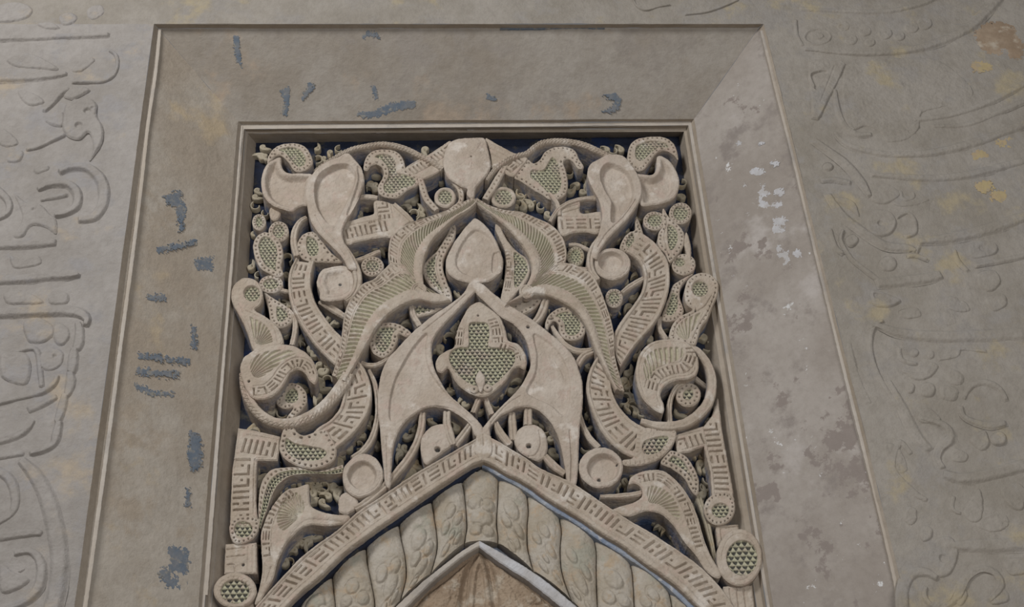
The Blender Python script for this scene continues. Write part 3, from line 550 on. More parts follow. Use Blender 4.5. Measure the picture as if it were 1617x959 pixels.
ss('stem', [(783, 667, 8), (790, 682, 11), (805, 702, 11)], MA); ss('stem', [(861, 720, 10), (875, 735, 12), (892, 748, 9)], MA)
# --- upper right
pp('comma_leaf', [(991, 246), (994, 231), (1004, 220), (1025, 215), (1049, 216), (1064, 226), (1070, 240), (1071, 251), (1065, 245), (1057, 239), (1046, 237), (1035, 244), (1026, 256), (1017, 267), (1006, 269), (999, 263), (992, 256)], MA+.002, [('rimdots', 4, 8, 1.5), ('lat', [(1008, 228), (1028, 222), (1048, 224), (1056, 232), (1040, 233), (1026, 243), (1014, 254), (1005, 250), (1003, 238)], 6)])
pp('shell_bowl', [(1038, 247), (1048, 247), (1060, 256), (1070, 273), (1073, 292), (1066, 310), (1050, 319), (1030, 323), (1012, 323), (1008, 300), (1002, 276), (1014, 274), (1030, 275), (1037, 264)], HI-.004, [('bowl', 7, 20, 14)], 'open shell-shaped hollow in the upper right corner', M_plain)
pp('drop_bowl', [(962, 243), (948, 249), (932, 259), (928, 275), (936, 297), (947, 318), (951, 342), (946, 366), (938, 386), (934, 402), (943, 408), (948, 395), (959, 379), (974, 362), (992, 344), (1006, 325), (1014, 304), (1011, 283), (999, 261), (983, 245)], HI-.012, [('recess', [(962, 258), (951, 267), (950, 283), (958, 302), (967, 318), (966, 336), (968, 350), (980, 340), (994, 322), (1000, 302), (996, 281), (984, 266)], 20, 11), ('line', [(1004, 315), (985, 342), (960, 366), (944, 390)], 2, 3)], 'large hollow drop with thick rim, upper right', M_plain)
ss('stem', [(946, 375, 8), (936, 392, 10), (932, 410, 10), (935, 427, 10), (945, 441, 8)], HI-.006, par='drop_bowl')
pp('bowl_disc', ell(967, 416, 29, 25), HI, [('recess', ell(965, 413, 19, 15), 18, 8), ('rimgroove', 3, 1.5)], 'deep hollow cup below the right drop', M_plain)
pp('rosette', ell(970, 470, 14, 15), MA+.012, [('lat', 4.5, 5.76), ('rimdots', 3, 6, 1.2)])
ss('stem', [(982, 462, 7), (996, 451, 9), (1016, 439, 8)], MA+.006)
ss('rope_stem', [(768, 285, 6), (782, 266, 8), (800, 253, 9), (815, 246, 9), (832, 241, 9), (845, 231, 9), (860, 224, 10), (882, 222, 10), (906, 224, 10), (928, 230, 10), (948, 239, 10), (966, 248, 9)], MA-.006, ROPE, 'twisted cord-like stem arching across the upper right')
pp('lattice_leaf', [(852, 252), (861, 239), (875, 232), (894, 231), (908, 237), (914, 249), (922, 263), (913, 265), (905, 254), (897, 250), (890, 256), (894, 270), (897, 287), (895, 304), (884, 313), (869, 314), (857, 307), (840, 297), (824, 286), (812, 279), (822, 266), (832, 251), (842, 257)], MA+.004, [('lat', [(873, 248), (882, 258), (885, 272), (887, 290), (880, 305), (866, 304), (850, 288), (838, 280), (840, 268), (858, 268), (866, 256)], 6.48), ('rimdots', 4, 8, 1.5)])
pp('fishtail_wing', [(767, 218), (782, 225), (808, 239), (833, 249), (822, 266), (811, 278), (795, 271), (784, 262), (776, 264), (774, 240)], MA, [('line', [(774, 234), (800, 246)], 2, 4), ('line', [(776, 243), (794, 251)], 2, 4), ('line', [(777, 228), (805, 241)], 1.5, 3), ('glyph', [(800, 268), (822, 250)], 16, 61, 3.51)])
ss('beaded_stem', [(797, 262, 10), (786, 282, 11), (776, 299, 11), (766, 314, 10)], MA-.002, [(0, 1, 'dots', 9)])
pp('rosette', ell(795, 311, 20, 17), MA+.008, [('lat', 6, 6.0), ('rimgroove', 5.5, 1.5)])
pp('inscribed_block', [(883, 332), (905, 319), (916, 317), (918, 336), (951, 335), (949, 367), (925, 366), (905, 367), (889, 372), (882, 358)], MA, [('glyph', [(886, 352), (948, 351)], 22, 63, 3.92), ('line', [(888, 330), (914, 322)], 1.4, 3.5), ('line', [(888, 336), (914, 329)], 1.4, 3.5)])
ss('stem', [(868, 350, 6), (881, 331, 7), (900, 319, 8), (924, 313, 8), (950, 312, 8)], MA-.004)
pp('berry_leaf', ell(909, 404, 14, 15), MI-.008, [('lat', 5, 5.52), ('rimdots', 3, 6, 1.3)], m=M_small)
ss('stem', [(898, 386, 6), (914, 387, 7), (935, 397, 7)], MI); ss('stem', [(868, 285+20, 6), (880, 320, 7), (884, 340, 6)], MI-.02)
ss('stem', [(896, 421, 8), (915, 424, 8), (935, 426, 8)], MI-.02)
pp('lattice_leaf', [(979, 392), (985, 375), (994, 366), (1003, 362), (1003, 350), (1006, 343), (1012, 355), (1016, 370), (1013, 384), (1003, 393), (990, 398)], MA, [('lat', [(988, 384), (993, 372), (1000, 368), (1002, 380), (995, 392)], 5.76), ('rimdots', 4, 7, 1.5)])
pp('berry_leaf', ell(1034, 348, 18, 15), MA+.004, [('rimdots', 3.5, 7, 1.4), ('lat', 6, 5.52)])
pp('berry_leaf', ell(1075, 336, 18, 17), MA+.004, [('rimdots', 3.5, 7, 1.4), ('lat', 6, 5.52)])
pp('lattice_leaf', [(1040, 368), (1047, 355), (1046, 340), (1048, 328), (1056, 341), (1068, 351), (1080, 367), (1080, 386), (1070, 402), (1058, 414), (1051, 400), (1040, 386)], MA, [('line', [(1049, 332), (1053, 352), (1049, 372), (1053, 392), (1058, 410)], 1.2, 3.5), ('lat', [(1055, 354), (1067, 360), (1071, 375), (1066, 390), (1058, 394), (1054, 375)], 5.76), ('rimdots', 4, 8, 1.5)])
pp('berry_leaf', ell(1080, 417, 19, 17), MA+.006, [('recess', ell(1074, 413, 9, 8), 3, 3), ('lat', ell(1074, 413, 8, 7), 5.28), ('rimdots', 3.5, 8, 1.4)])
pp('bud', [(1083, 395), (1080, 380), (1084, 366), (1089, 378), (1092, 396), (1090, 412)], MI-.015)
pp('lattice_leaf', [(1063, 450), (1078, 440), (1094, 432), (1083, 444), (1075, 455), (1074, 470), (1080, 488), (1075, 502), (1060, 507), (1045, 504), (1050, 485), (1057, 466)], MA+.008, [('lat', [(1062, 462), (1070, 470), (1070, 487), (1060, 498), (1052, 494), (1056, 478)], 5.76), ('rimdots', 4, 7, 1.4)])
ss('stem', [(1042, 500, 7), (1042, 517, 8), (1053, 536, 8)], MA+.012)
rr('inscribed_band', [(1012, 366), (1031, 380), (1046, 397), (1056, 416), (1058, 442), (1054, 468), (1043, 496), (1030, 516), (1012, 536), (996, 556), (980, 580)], [(988, 398), (1002, 406), (1012, 418), (1017, 437), (1013, 460), (1001, 480), (986, 499), (976, 514), (969, 530), (969, 546), (972, 562)], MA-.004, BAND(13), 'upper right curved band of square script')
rr('inscribed_band', [(947, 556), (932, 582), (926, 610), (931, 638), (944, 670), (962, 697), (984, 715), (1008, 726)], [(972, 585), (965, 602), (970, 626), (983, 648), (1000, 665), (1015, 673), (1024, 678), (1034, 682)], MA-.002, BAND(14), 'lower right curved band of square script')
pp('lattice_leaf', [(1010, 678), (1036, 675), (1064, 674), (1068, 689), (1060, 706), (1047, 720), (1032, 729), (1009, 735), (986, 734), (984, 726), (1000, 722), (1003, 704)], MA-.006, [('lat', [(1020, 695), (1040, 689), (1056, 690), (1050, 705), (1036, 716), (1018, 716), (1014, 705)], 6.72), ('rimbars', 1.5, 6.5, 7)], step=1.3)
ss('ring', [(1088, 545, 8), (1105, 556, 11), (1119, 577, 12), (1125, 602, 13), (1120, 632, 14), (1104, 653, 14), (1083, 667, 14), (1060, 672, 14), (1036, 671, 12), (1012, 664, 8)], HI, [(0, .35, 'rim', 2), (.3, 1, 'rim', 4)], 'smooth ring stem around the right scroll')
pp('palmette', [(1005, 577), (1012, 556), (1029, 540), (1053, 535), (1080, 537), (1095, 550), (1103, 568), (1102, 587), (1090, 597), (1066, 601), (1049, 610), (1043, 624), (1049, 640), (1046, 652), (1029, 643), (1013, 625), (1005, 600)], HI-.012,
   [('fan', (1016, 630), [(1016, 590), (1019, 566), (1034, 552), (1058, 548), (1078, 550), (1076, 566), (1056, 574), (1038, 580), (1024, 600)], 64, -3), ('glyph', [(1028, 615), (1036, 594), (1058, 583), (1080, 579), (1090, 562), (1088, 548)], 17, 71, 3.38), ('rimgroove', 5, 2)], 'fanned palmette with a hooked inscribed lip, right scroll', step=1.3)
ss('stem', [(1092, 590, 7), (1103, 601, 8), (1118, 612, 7)], MA+.02)
pp('rosette', ell(1087, 623, 20, 19), MA+.010, [('rimdots', 5, 10, 1.6), ('lat', 10, 7.2)])
ss('stem', [(1058, 668, 9), (1057, 645, 8), (1061, 624, 7), (1070, 609, 7), (1085, 602, 6)], MA+.004, par='rosette')
pp('volute_leaf', [(1082, 455), (1087, 441), (1102, 431), (1121, 432), (1134, 446), (1134, 463), (1127, 481), (1118, 503), (1107, 518), (1102, 536), (1096, 545), (1078, 541), (1058, 534), (1061, 514), (1074, 499), (1094, 489), (1085, 480), (1081, 466)], HI-.008,
   [('lat', ell(1106, 455, 13, 12), 5.52), ('recess', ell(1106, 455, 14, 13), 3, 2), ('rimdots', 4.5, 9, 1.3), ('fan', (1086, 545), [(1068, 520), (1080, 505), (1100, 496), (1112, 492), (1105, 508), (1094, 522), (1086, 536), (1072, 532)], 40), ('line', [(1064, 530), (1070, 510), (1092, 496), (1112, 484), (1124, 466)], 1.3, 3), ('line', [(1094, 534), (1104, 512), (1120, 488), (1130, 460)], 1.3, 3)], 'projecting volute with a pierced roundel over the right frame', step=1.3)
pp('bowl_disc', ell(949, 738, 35, 32), HI+.002, [('recess', ell(953, 739, 24, 21), 17, 11), ('hole', (947, 754), 3, 6), ('hole', (975, 732), 1.6, 7)], 'hollow round boss at the lower right', M_plain, wob=1.4)
ss('stem', [(915, 650, 6), (921, 672, 8), (932, 692, 9), (946, 706, 9)], MA+.012)
ss('stem', [(948, 784, 6), (978, 783, 8), (1004, 780, 8), (1018, 776, 6)], MA)
pp('fan_leaf', [(993, 764), (998, 752), (1020, 743), (1047, 743), (1069, 759), (1088, 784), (1102, 816), (1112, 851), (1126, 883), (1139, 906), (1132, 913), (1115, 901), (1099, 876), (1082, 857), (1064, 830), (1045, 812), (1020, 807), (992, 815), (968, 806), (978, 800), (1001, 793), (1014, 783), (1012, 769), (1002, 763)], MA-.012,
   [('fan', (1020, 806), [(1024, 769), (1044, 770), (1062, 784), (1074, 806), (1072, 822), (1056, 808), (1040, 797), (1024, 792)], 44), ('glyph', [(1008, 755), (1040, 752), (1064, 768), (1084, 798), (1097, 836), (1108, 868)], 12, 81, 3.24), ('line', [(1112, 872), (1125, 896)], 1.2, 3)], 'fan-ribbed leaf above the right arch slope')
pp('lattice_leaf', [(1044, 731), (1051, 718), (1062, 711), (1083, 720), (1096, 738), (1104, 758), (1102, 780), (1093, 776), (1081, 755), (1062, 740)], MA, [('rimdots', 4, 7, 1.6), ('lat', 8, 6.0)])
ss('stem', [(1100, 778, 8), (1112, 808, 9), (1120, 840, 8), (1128, 876, 6), (1132, 905, 5)], MI, m=M_small)
# deep tendrils and drilled leaves in the gaps
def tendril_leaf():
    pts = [(-9, 1), (-7, -5), (-1, -8), (6, -7), (12, -5), (17, 1), (9, 0), (4, 2), (0, 7), (-6, 6)]
    poly = catmull(np.array(pts)*MM, True, 3); n = len(poly); V = []; c = np.array([-1.0, -1.0])*MM
    rings = [(1.0, -34), (1.0, -4), (.84, 0), (.34, 1.5), (.20, -9)]
    for s, h in rings:
        for p in poly: q = c+(p-c)*s; V.append((q[0]/1000, -h/1000, q[1]/1000))
    Q = []
    for r in range(len(rings)-1):
        for i in range(n): j = (i+1) % n; Q.append((r*n+i, r*n+j, (r+1)*n+j, (r+1)*n+i))
    V.append((c[0]/1000, .007, c[1]/1000))
    Q = [tuple(reversed(q)) for q in Q]
    k = len(V)-1; me = bpy.data.meshes.new('tendril_leaf'); b = (len(rings)-1)*n
    me.from_pydata(V, [], Q+[(b+(i+1) % n, b+i, k) for i in range(n)]); me.polygons.foreach_set('use_smooth', [True]*len(me.polygons)); me.materials.append(M_small); return me
def tendril():
    V = []; Q = []; N = 12
    for i in range(N+1):
        a = -2.4+i*4.2/N; r = 11*MM*(1-.45*i/N); cxx, czz = r*math.cos(a), r*math.sin(a)
        for (dr, h) in ((-3.4, -32), (-2.8, -1), (0, 3), (2.8, -1), (3.4, -32)):
            V.append(((cxx+dr*math.cos(a))/1000, -h/1000, (czz+dr*math.sin(a))/1000))
    for i in range(N):
        for j in range(4): q = (i*5+j, i*5+j+1, i*5+5+j+1, i*5+5+j); Q.append(q)
    Q.append((0, 1, 2, 3)); Q.append((N*5+3, N*5+2, N*5+1, N*5))
    me = bpy.data.meshes.new('tendril'); me.from_pydata(V, [], Q); me.polygons.foreach_set('use_smooth', [True]*len(me.polygons)); me.materials.append(M_small); return me
ml, mt = tendril_leaf(), tendril()
g1, g2 = [], []
for py in range(236, 900, 13):
    for px_ in range(400, 1130, 15): g1.append((px_+rnd.uniform(-5, 5)+(7 if (py//13) % 2 else 0), py+rnd.uniform(-4, 4)))
G = np.array(g1); best = np.full(len(G), 99.0)
LIM = [(404, 226), (1072, 214), (1140, 640), (1150, 905), (960, 795), (765, 688), (640, 762), (520, 850), (405, 950), (360, 900), (372, 640)]
dl, _, _ = polydist(G[:, 0], G[:, 1], np.array(LIM, float)); best = np.where(dl < -6, best, -99)
GX = G[:, 0]; GY = G[:, 1]
for o_ in OUT:
    d, _, _ = polydist(GX, GY, o_); best = np.minimum(best, d)
cand = [i for i in range(len(G)) if best[i] > .5]
cand.sort(key=lambda i: -best[i]); cand = cand[:300]
pb = np.array(panel.location)
for n_, i in enumerate(sorted(cand)):
    me = mt if n_ % 4 == 3 else ml
    o = bpy.data.objects.new('tendril' if me is mt else 'tendril_leaf', me); C.objects.link(o); o.parent = panel
    w = P3(G[i][0], G[i][1], .27)
    o.location = (w[0]-pb[0], rnd.uniform(.268, .273)-pb[1], w[2]-pb[2]); o.rotation_euler = (0, rnd.uniform(0, 6.28), 0); s = rnd.uniform(.75, 1.2); o.scale = (s*.82, .62, s*.82)
#==BORDERS==
# ------------------------------------------------------------------ inscribed strips beside the panel
def strip(label, loc): return thing('inscribed_strip', label, 'carved strip', loc)
st_l = strip('carved strip of square script with two pierced discs, left foot of the leafy panel', tuple(P3(372, 932, .25)))
q = dict(parent=st_l)
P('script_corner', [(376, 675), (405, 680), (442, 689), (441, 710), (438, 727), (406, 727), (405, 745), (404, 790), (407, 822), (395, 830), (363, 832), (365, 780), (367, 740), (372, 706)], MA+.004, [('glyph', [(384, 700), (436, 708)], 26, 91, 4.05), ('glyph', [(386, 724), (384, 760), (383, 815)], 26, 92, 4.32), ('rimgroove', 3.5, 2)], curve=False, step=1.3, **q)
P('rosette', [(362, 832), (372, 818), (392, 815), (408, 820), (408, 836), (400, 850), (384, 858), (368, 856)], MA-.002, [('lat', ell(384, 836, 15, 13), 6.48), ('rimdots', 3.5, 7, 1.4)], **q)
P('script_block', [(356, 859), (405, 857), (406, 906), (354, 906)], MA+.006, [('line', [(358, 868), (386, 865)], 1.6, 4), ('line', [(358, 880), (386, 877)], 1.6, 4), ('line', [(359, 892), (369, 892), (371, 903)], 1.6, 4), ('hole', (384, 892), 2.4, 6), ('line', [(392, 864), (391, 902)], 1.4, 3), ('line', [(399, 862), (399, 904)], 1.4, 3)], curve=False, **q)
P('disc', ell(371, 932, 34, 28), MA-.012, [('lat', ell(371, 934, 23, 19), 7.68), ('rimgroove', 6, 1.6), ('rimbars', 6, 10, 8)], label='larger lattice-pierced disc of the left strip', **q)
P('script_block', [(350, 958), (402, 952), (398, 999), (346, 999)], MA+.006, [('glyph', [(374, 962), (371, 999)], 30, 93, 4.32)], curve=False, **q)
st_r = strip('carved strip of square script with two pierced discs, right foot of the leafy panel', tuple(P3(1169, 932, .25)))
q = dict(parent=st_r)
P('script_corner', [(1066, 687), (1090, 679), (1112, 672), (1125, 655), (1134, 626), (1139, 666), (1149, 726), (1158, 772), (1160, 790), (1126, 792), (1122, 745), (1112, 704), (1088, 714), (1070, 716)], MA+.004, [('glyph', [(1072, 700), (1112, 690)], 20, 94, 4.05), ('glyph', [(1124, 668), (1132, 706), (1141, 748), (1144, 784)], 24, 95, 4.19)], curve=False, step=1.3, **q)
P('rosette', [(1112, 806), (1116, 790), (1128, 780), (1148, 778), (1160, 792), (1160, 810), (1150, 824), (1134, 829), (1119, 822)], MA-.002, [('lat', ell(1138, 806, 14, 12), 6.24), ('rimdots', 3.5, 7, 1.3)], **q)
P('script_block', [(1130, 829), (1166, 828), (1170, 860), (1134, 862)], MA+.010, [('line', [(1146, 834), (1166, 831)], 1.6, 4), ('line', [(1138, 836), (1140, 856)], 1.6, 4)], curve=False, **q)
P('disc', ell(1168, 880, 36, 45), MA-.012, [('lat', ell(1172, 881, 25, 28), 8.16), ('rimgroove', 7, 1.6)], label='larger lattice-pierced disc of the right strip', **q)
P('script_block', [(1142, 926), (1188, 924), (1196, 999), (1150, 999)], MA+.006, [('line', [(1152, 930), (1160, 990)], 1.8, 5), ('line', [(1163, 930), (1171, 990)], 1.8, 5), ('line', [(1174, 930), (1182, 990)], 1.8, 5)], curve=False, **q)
# ------------------------------------------------------------------ pointed inscribed band
ia = thing('inscribed_arch_band', 'flat pointed band of raised square script running over the twisted arch', 'carved band', tuple(P3(765, 720, .24)))
IB = lambda s: [(0, .10, 'rim', 2.5), (.12, .15, 'groove', 2.5), (.17, .72, 'glyph', s, 4.3), (.74, .77, 'groove', 3), (.80, 1, 'rim', 4)]
R('band_slope', [(763, 686), (729, 705), (691, 727), (661, 744), (629, 765), (598, 786), (567, 806), (531, 838), (504, 857), (476, 879), (449, 907), (426, 932), (405, 956), (376, 990)], [(764, 729), (748, 734), (731, 744), (713, 756), (680, 778), (648, 800), (629, 813), (594, 837), (567, 857), (546, 873), (524, 894), (503, 914), (478, 934), (453, 959), (424, 990)], MA-.014, IB(101), parent=ia, st=1.6)
R('band_slope', [(763, 686), (782, 694), (803, 706), (834, 725), (857, 741), (900, 760), (927, 777), (960, 799), (992, 820), (1020, 836), (1050, 855), (1099, 889), (1131, 919), (1153, 948), (1180, 990)], [(764, 729), (780, 736), (800, 748), (828, 762), (868, 790), (895, 806), (922, 823), (949, 842), (984, 863), (1015, 887), (1045, 908), (1069, 926), (1093, 949), (1112, 968), (1134, 990)], MA-.014, IB(102), parent=ia, st=1.6)
P('keystone_cap', [(752, 690), (763, 683), (776, 690), (777, 715), (764, 727), (751, 716)], MA-.017, [('line', [(763, 686), (764, 704)], 1.5, 4)], parent=ia, back=.24)
S('paint_shade_line', [(762, 735, 4), (790, 748, 8), (828, 768, 9), (868, 796, 10), (905, 818, 9), (949, 848, 10), (984, 870, 10), (1020, 894, 9), (1056, 922, 9), (1090, 954, 9), (1110, 975, 8)], MA+.008, [], back=.30, m=M_blueline, parent=ia, label='worn pale blue painted edge under the right slope')
S('paint_shade_line', [(760, 735, 4), (735, 750, 5), (702, 770, 6), (655, 802, 7), (605, 838, 6), (552, 876, 6), (505, 920, 6), (462, 960, 6), (440, 984, 6)], MA+.012, [], back=.30, m=M_ground, parent=ia, label='dark blue strip with the gap shadow painted in, under the left slope')  # dark strip paints the gap shadow below the left slope
#==ROPE==
# ------------------------------------------------------------------ twisted rope arch
ra = thing('rope_arch', 'thick pointed arch moulding carved like twisted rope, under the inscribed band', 'moulding', tuple(P3(760, 850, .26)))
bnd = [[(478, 940), (474, 965), (470, 1010)], [(524, 906), (527, 935), (530, 962), (530, 1010)], [(578, 862), (580, 890), (587, 925), (592, 960), (588, 1010)], [(629, 824), (633, 851), (640, 884), (641, 916), (632, 950)], [(680, 786), (685, 815), (690, 851), (689, 876), (680, 908)], [(728, 752), (734, 790), (737, 830), (735, 848), (733, 860)],
       [(787, 752), (786, 790), (784, 825), (786, 848), (786, 860)], [(831, 777), (834, 808), (832, 835), (833, 868), (842, 904)], [(879, 806), (886, 838), (884, 875), (888, 911), (902, 950)], [(935, 843), (941, 873), (941, 905), (943, 960), (950, 1010)], [(992, 880), (998, 910), (1001, 960), (1003, 1010)], [(1053, 925), (1060, 960), (1064, 1010)], [(1105, 970), (1112, 990), (1116, 1010)]]
CARV = [[(.42, .45, 13, 2.5), (.62, .3, 9, 3), (.62, .72, 9, 3), (.80, .5, 12, 2.5), (.93, .4, 7, 2)], [(.40, .5, 9, 2), (.55, .28, 8, 2.5), (.58, .72, 8, 2.5), (.72, .5, 6, 3), (.86, .35, 8, 2.5), (.86, .75, 7, 2.5)],
        [(.45, .3, 10, 3), (.50, .70, 9, 3), (.66, .5, 14, 2), (.84, .3, 8, 3), (.86, .7, 8, 3)]]
for i in range(len(bnd)-1):
    A, B = bnd[i], bnd[i+1]
    if i == 5: mids = ([(730, 748)], [(786, 748)])
    z = [(0, 1, 'carve', CARV[i % 3])]
    A2 = [(a[0]+.3, a[1]) for a in A]; B2 = [(b[0]-.3, b[1]) for b in B]
    R('rope_strand', A2, B2, .262, z, back=.345, m=M_rope, parent=ra, dome=24, rough=1.5, st=2.2, bevel=2, pigside=True, arch=5)
# tip of the centre strand
P('strand_tip', [(728, 758), (738, 744), (752, 736), (766, 734), (780, 740), (790, 754), (780, 765), (758, 768), (736, 766)], .252, (), back=.30, m=M_rope, parent=ra, bevel=8, dome=6)
# painted groove ground behind the strands, pale inner fillet, hood
R('joint_ground', [(765, 725), (680, 775), (567, 855), (450, 960), (400, 1010)], [(757, 856), (702, 893), (648, 938), (600, 975), (560, 1010)], .288, [], back=.345, m=M_ground, parent=ra, st=6, label='dark blue paint in the joints of the left half')
R('joint_ground', [(765, 725), (868, 788), (984, 862), (1093, 945), (1170, 1010)], [(757, 856), (835, 900), (868, 924), (907, 957), (975, 1010)], .286, [], back=.345, m=M_blueline, parent=ra, st=6, label='paler blue paint in the joints of the right half')
R('inner_fillet', [(757, 853), (729, 870), (702, 891), (675, 912), (648, 936), (629, 954), (590, 992)], [(757, 864), (734, 877), (710, 896), (685, 917), (661, 940), (642, 959), (603, 997)], .240, [], back=.31, m=M_pale, parent=ra, label='pale fillet edging the left half')
R('inner_fillet', [(757, 853), (792, 873), (836, 899), (868, 922), (905, 953), (945, 988)], [(757, 864), (789, 888), (828, 913), (857, 935), (891, 963), (932, 1001)], .240, [], back=.31, m=M_white, parent=ra, label='thick whitish fillet edging the right half')
# ------------------------------------------------------------------ hood of the niche
hd = thing('niche_hood', 'brown fluted concave hood inside the pointed arch at the bottom centre', 'niche hood', tuple(P3(757, 940, .34)))
def flute(xa, xb, xa2, xb2, ya, yb, dep, lab=None, dome=10):
    R('flute', [(xa, ya), (xa2, yb)], [(xb, ya), (xb2, yb)], dep, [(0, 1, 'carve', [(.35, .5, 9, 2), (.6, .4, 11, 2.5), (.82, .55, 10, 2)])], back=dep+.06, m=M_hood, parent=hd, label=lab, dome=dome, rough=2.2, st=3)
R('vault', [(757, 858), (729, 875), (690, 905), (640, 950), (590, 1010)], [(758, 858), (790, 880), (835, 908), (890, 955), (950, 1010)], .278, [], back=.34, m=M_hood, parent=hd, rough=3, st=3, label='smooth brown vault surface')
P('flute', [(757, 872), (748, 884), (741, 905), (737, 940), (734, 1000), (782, 1000), (777, 935), (772, 902), (766, 882)], .262, [('recess', [(757, 892), (751, 915), (748, 960), (750, 1010), (766, 1010), (767, 955), (763, 912)], 9, 9)], back=.32, m=M_hood, parent=hd, bevel=12, dome=5, rough=2.5, label='flame-shaped middle flute')
P('flute', [(745, 880), (718, 902), (690, 924), (664, 946), (636, 990), (722, 1000), (729, 945), (737, 905)], .266, [('ridge', [(730, 905), (708, 930), (690, 980)], 16, 3), ('ridge', [(715, 955), (706, 990)], 10, 3)], back=.32, m=M_hood, parent=hd, bevel=12, dome=8, rough=3)
P('flute', [(770, 880), (800, 901), (830, 922), (858, 944), (896, 990), (792, 1000), (785, 945), (777, 905)], .266, [('ridge', [(790, 905), (815, 922), (835, 940), (842, 975)], 12, 3), ('ridge', [(786, 915), (808, 945), (818, 985)], 12, 3), ('raise', ell(842, 948, 13, 9), 6, 7), ('raise', ell(868, 962, 12, 9), 6, 7), ('raise', ell(852, 966, 12, 8), 6, 7)], back=.32, m=M_hood, parent=hd, bevel=12, dome=8, rough=3)
#==FRIEZES==
# ------------------------------------------------------------------ low relief friezes on the wall either side
fl_ = thing('left_frieze', 'worn low-relief inscription of thick strokes and scrolls on the wall left of the frame', 'frieze', tuple(P3(90, 700, 0)))
fr_ = thing('right_frieze', 'worn low-relief inscription with curling vines on the wall right of the frame', 'frieze', tuple(P3(1480, 700, 0)))
fl_.name = 'wall_frieze'; fr_.name = 'wall_frieze'
def sl(path, hgt=9, name='stroke', m=None, par=None, soft=8):
    S(name, path, 0, [], m=m or M_wall, parent=par or fl_, back=hgt/1000, soft=soft, rough=1.0, st=2.6)
def bl(pts, hgt=8, feats=(), name='leaf', m=None, par=None, **k):
    P(name, pts, -hgt/1000, feats, back=0.002, m=m or M_wall, parent=par or fl_, bevel=6, step=2.4, rough=1, **k)
def inner(pts): return pts
sl([(-40, 62, 15), (60, 60, 15), (130, 57, 14), (174, 56, 12)]); sl([(-40, 126, 18), (40, 124, 17), (80, 121, 14), (108, 117, 10)])
sl([(112, 131, 7), (140, 131, 7), (163, 130, 7), (180, 120, 8), (186, 103, 8), (183, 88, 8), (172, 80, 6)])
sl([(68, 178, 9), (82, 165, 10), (97, 148, 11), (112, 141, 9)]); bl([(100, 150), (112, 136), (130, 135), (142, 141), (128, 150), (112, 156)], 7)
bl([(103, 165), (118, 155), (140, 154), (152, 162), (152, 180), (161, 196), (163, 212), (158, 230), (148, 244), (140, 252), (146, 236), (145, 218), (138, 208), (124, 219), (106, 214), (98, 198), (100, 180)], 9, [('hole', (138, 174), 6, 9), ('hole', (124, 197), 6, 8), ('hole', (146, 170), 3, 5)])
bl([(70, 190), (85, 180), (100, 176), (100, 196), (86, 198)], 6); sl([(40, 238, 8), (62, 233, 8), (84, 222, 9), (104, 213, 8)])
bl([(10, 250), (30, 236), (38, 242), (30, 254), (14, 256)], 6); bl([(54, 262), (76, 260), (76, 268), (56, 273)], 6)
sl([(92, 274, 14), (112, 265, 18), (138, 266, 18), (158, 282, 20), (165, 305, 22), (161, 328, 22), (147, 345, 20), (122, 348, 16)], 12)
sl([(58, 302, 12), (82, 292, 14), (108, 292, 16), (122, 306, 17), (121, 326, 16), (104, 338, 12), (84, 342, 8)], 12)
sl([(62, 318, 6), (88, 312, 9), (108, 308, 7)], 7); sl([(-30, 285, 14), (-5, 300, 16), (14, 320, 14), (12, 338, 12), (-10, 350, 10)], 10)
bl([(18, 300), (28, 308), (42, 318), (64, 322), (78, 336), (88, 345), (88, 368), (72, 358), (50, 355), (36, 372), (20, 372), (34, 345), (28, 322)], 7, [('hole', (53, 330), 3, 5)])
sl([(-40, 389, 19), (20, 388, 19), (60, 386, 18), (91, 384, 16)], 11); bl([(15, 402), (35, 408), (60, 402), (66, 415), (45, 422), (20, 422)], 5)
sl([(-40, 445, 21), (30, 442, 20), (80, 437, 19), (108, 437, 14), (128, 435, 6)], 11)
bl([(5, 462), (30, 458), (55, 465), (70, 478), (40, 480), (10, 478)], 6); bl([(75, 470), (92, 462), (107, 462), (105, 478), (80, 480)], 6)
sl([(-40, 497, 21), (40, 494, 21), (100, 492, 21), (126, 495, 20), (138, 505, 14), (134, 518, 8)], 12)
sl([(122, 508, 10), (126, 524, 16), (124, 545, 18), (118, 556, 12)], 9); sl([(118, 548, 10), (116, 565, 18), (114, 585, 16), (110, 592, 10)], 9)
sl([(110, 586, 10), (112, 605, 18), (108, 622, 14), (100, 628, 9)], 9); sl([(104, 620, 12), (98, 645, 16), (92, 665, 12), (86, 670, 8)], 9)
sl([(94, 664, 10), (90, 685, 16), (86, 700, 12), (72, 710, 10), (45, 718, 9)], 9)
bl([(36, 508), (60, 500), (82, 512), (84, 528), (66, 540), (44, 538)], 6); bl([(86, 508), (106, 515), (110, 532), (96, 545), (84, 535)], 6)
bl([(0, 560), (20, 554), (40, 556), (48, 575), (44, 602), (30, 608), (10, 600), (0, 590)], 7); bl([(62, 560), (84, 548), (100, 556), (98, 575), (80, 585), (64, 580)], 6, [('hole', (86, 562), 3, 5)])
sl([(-10, 640, 9), (20, 632, 10), (60, 622, 12), (84, 608, 10), (92, 592, 7)], 8); sl([(42, 650, 16), (70, 636, 18), (92, 626, 10)], 8)
sl([(-30, 700, 18), (10, 694, 16), (40, 680, 14), (54, 662, 10)], 8); sl([(18, 560, 7), (56, 552, 8), (64, 590, 9), (66, 614, 8)], 6)
sl([(32, 726, 14), (56, 752, 22), (76, 792, 26), (88, 838, 28), (94, 885, 26), (88, 940, 26), (70, 1000, 26)], 10)
sl([(-40, 722, 10), (0, 722, 10), (40, 716, 8)], 6); sl([(-40, 854, 16), (10, 848, 16), (55, 842, 14), (68, 846, 8)], 9)
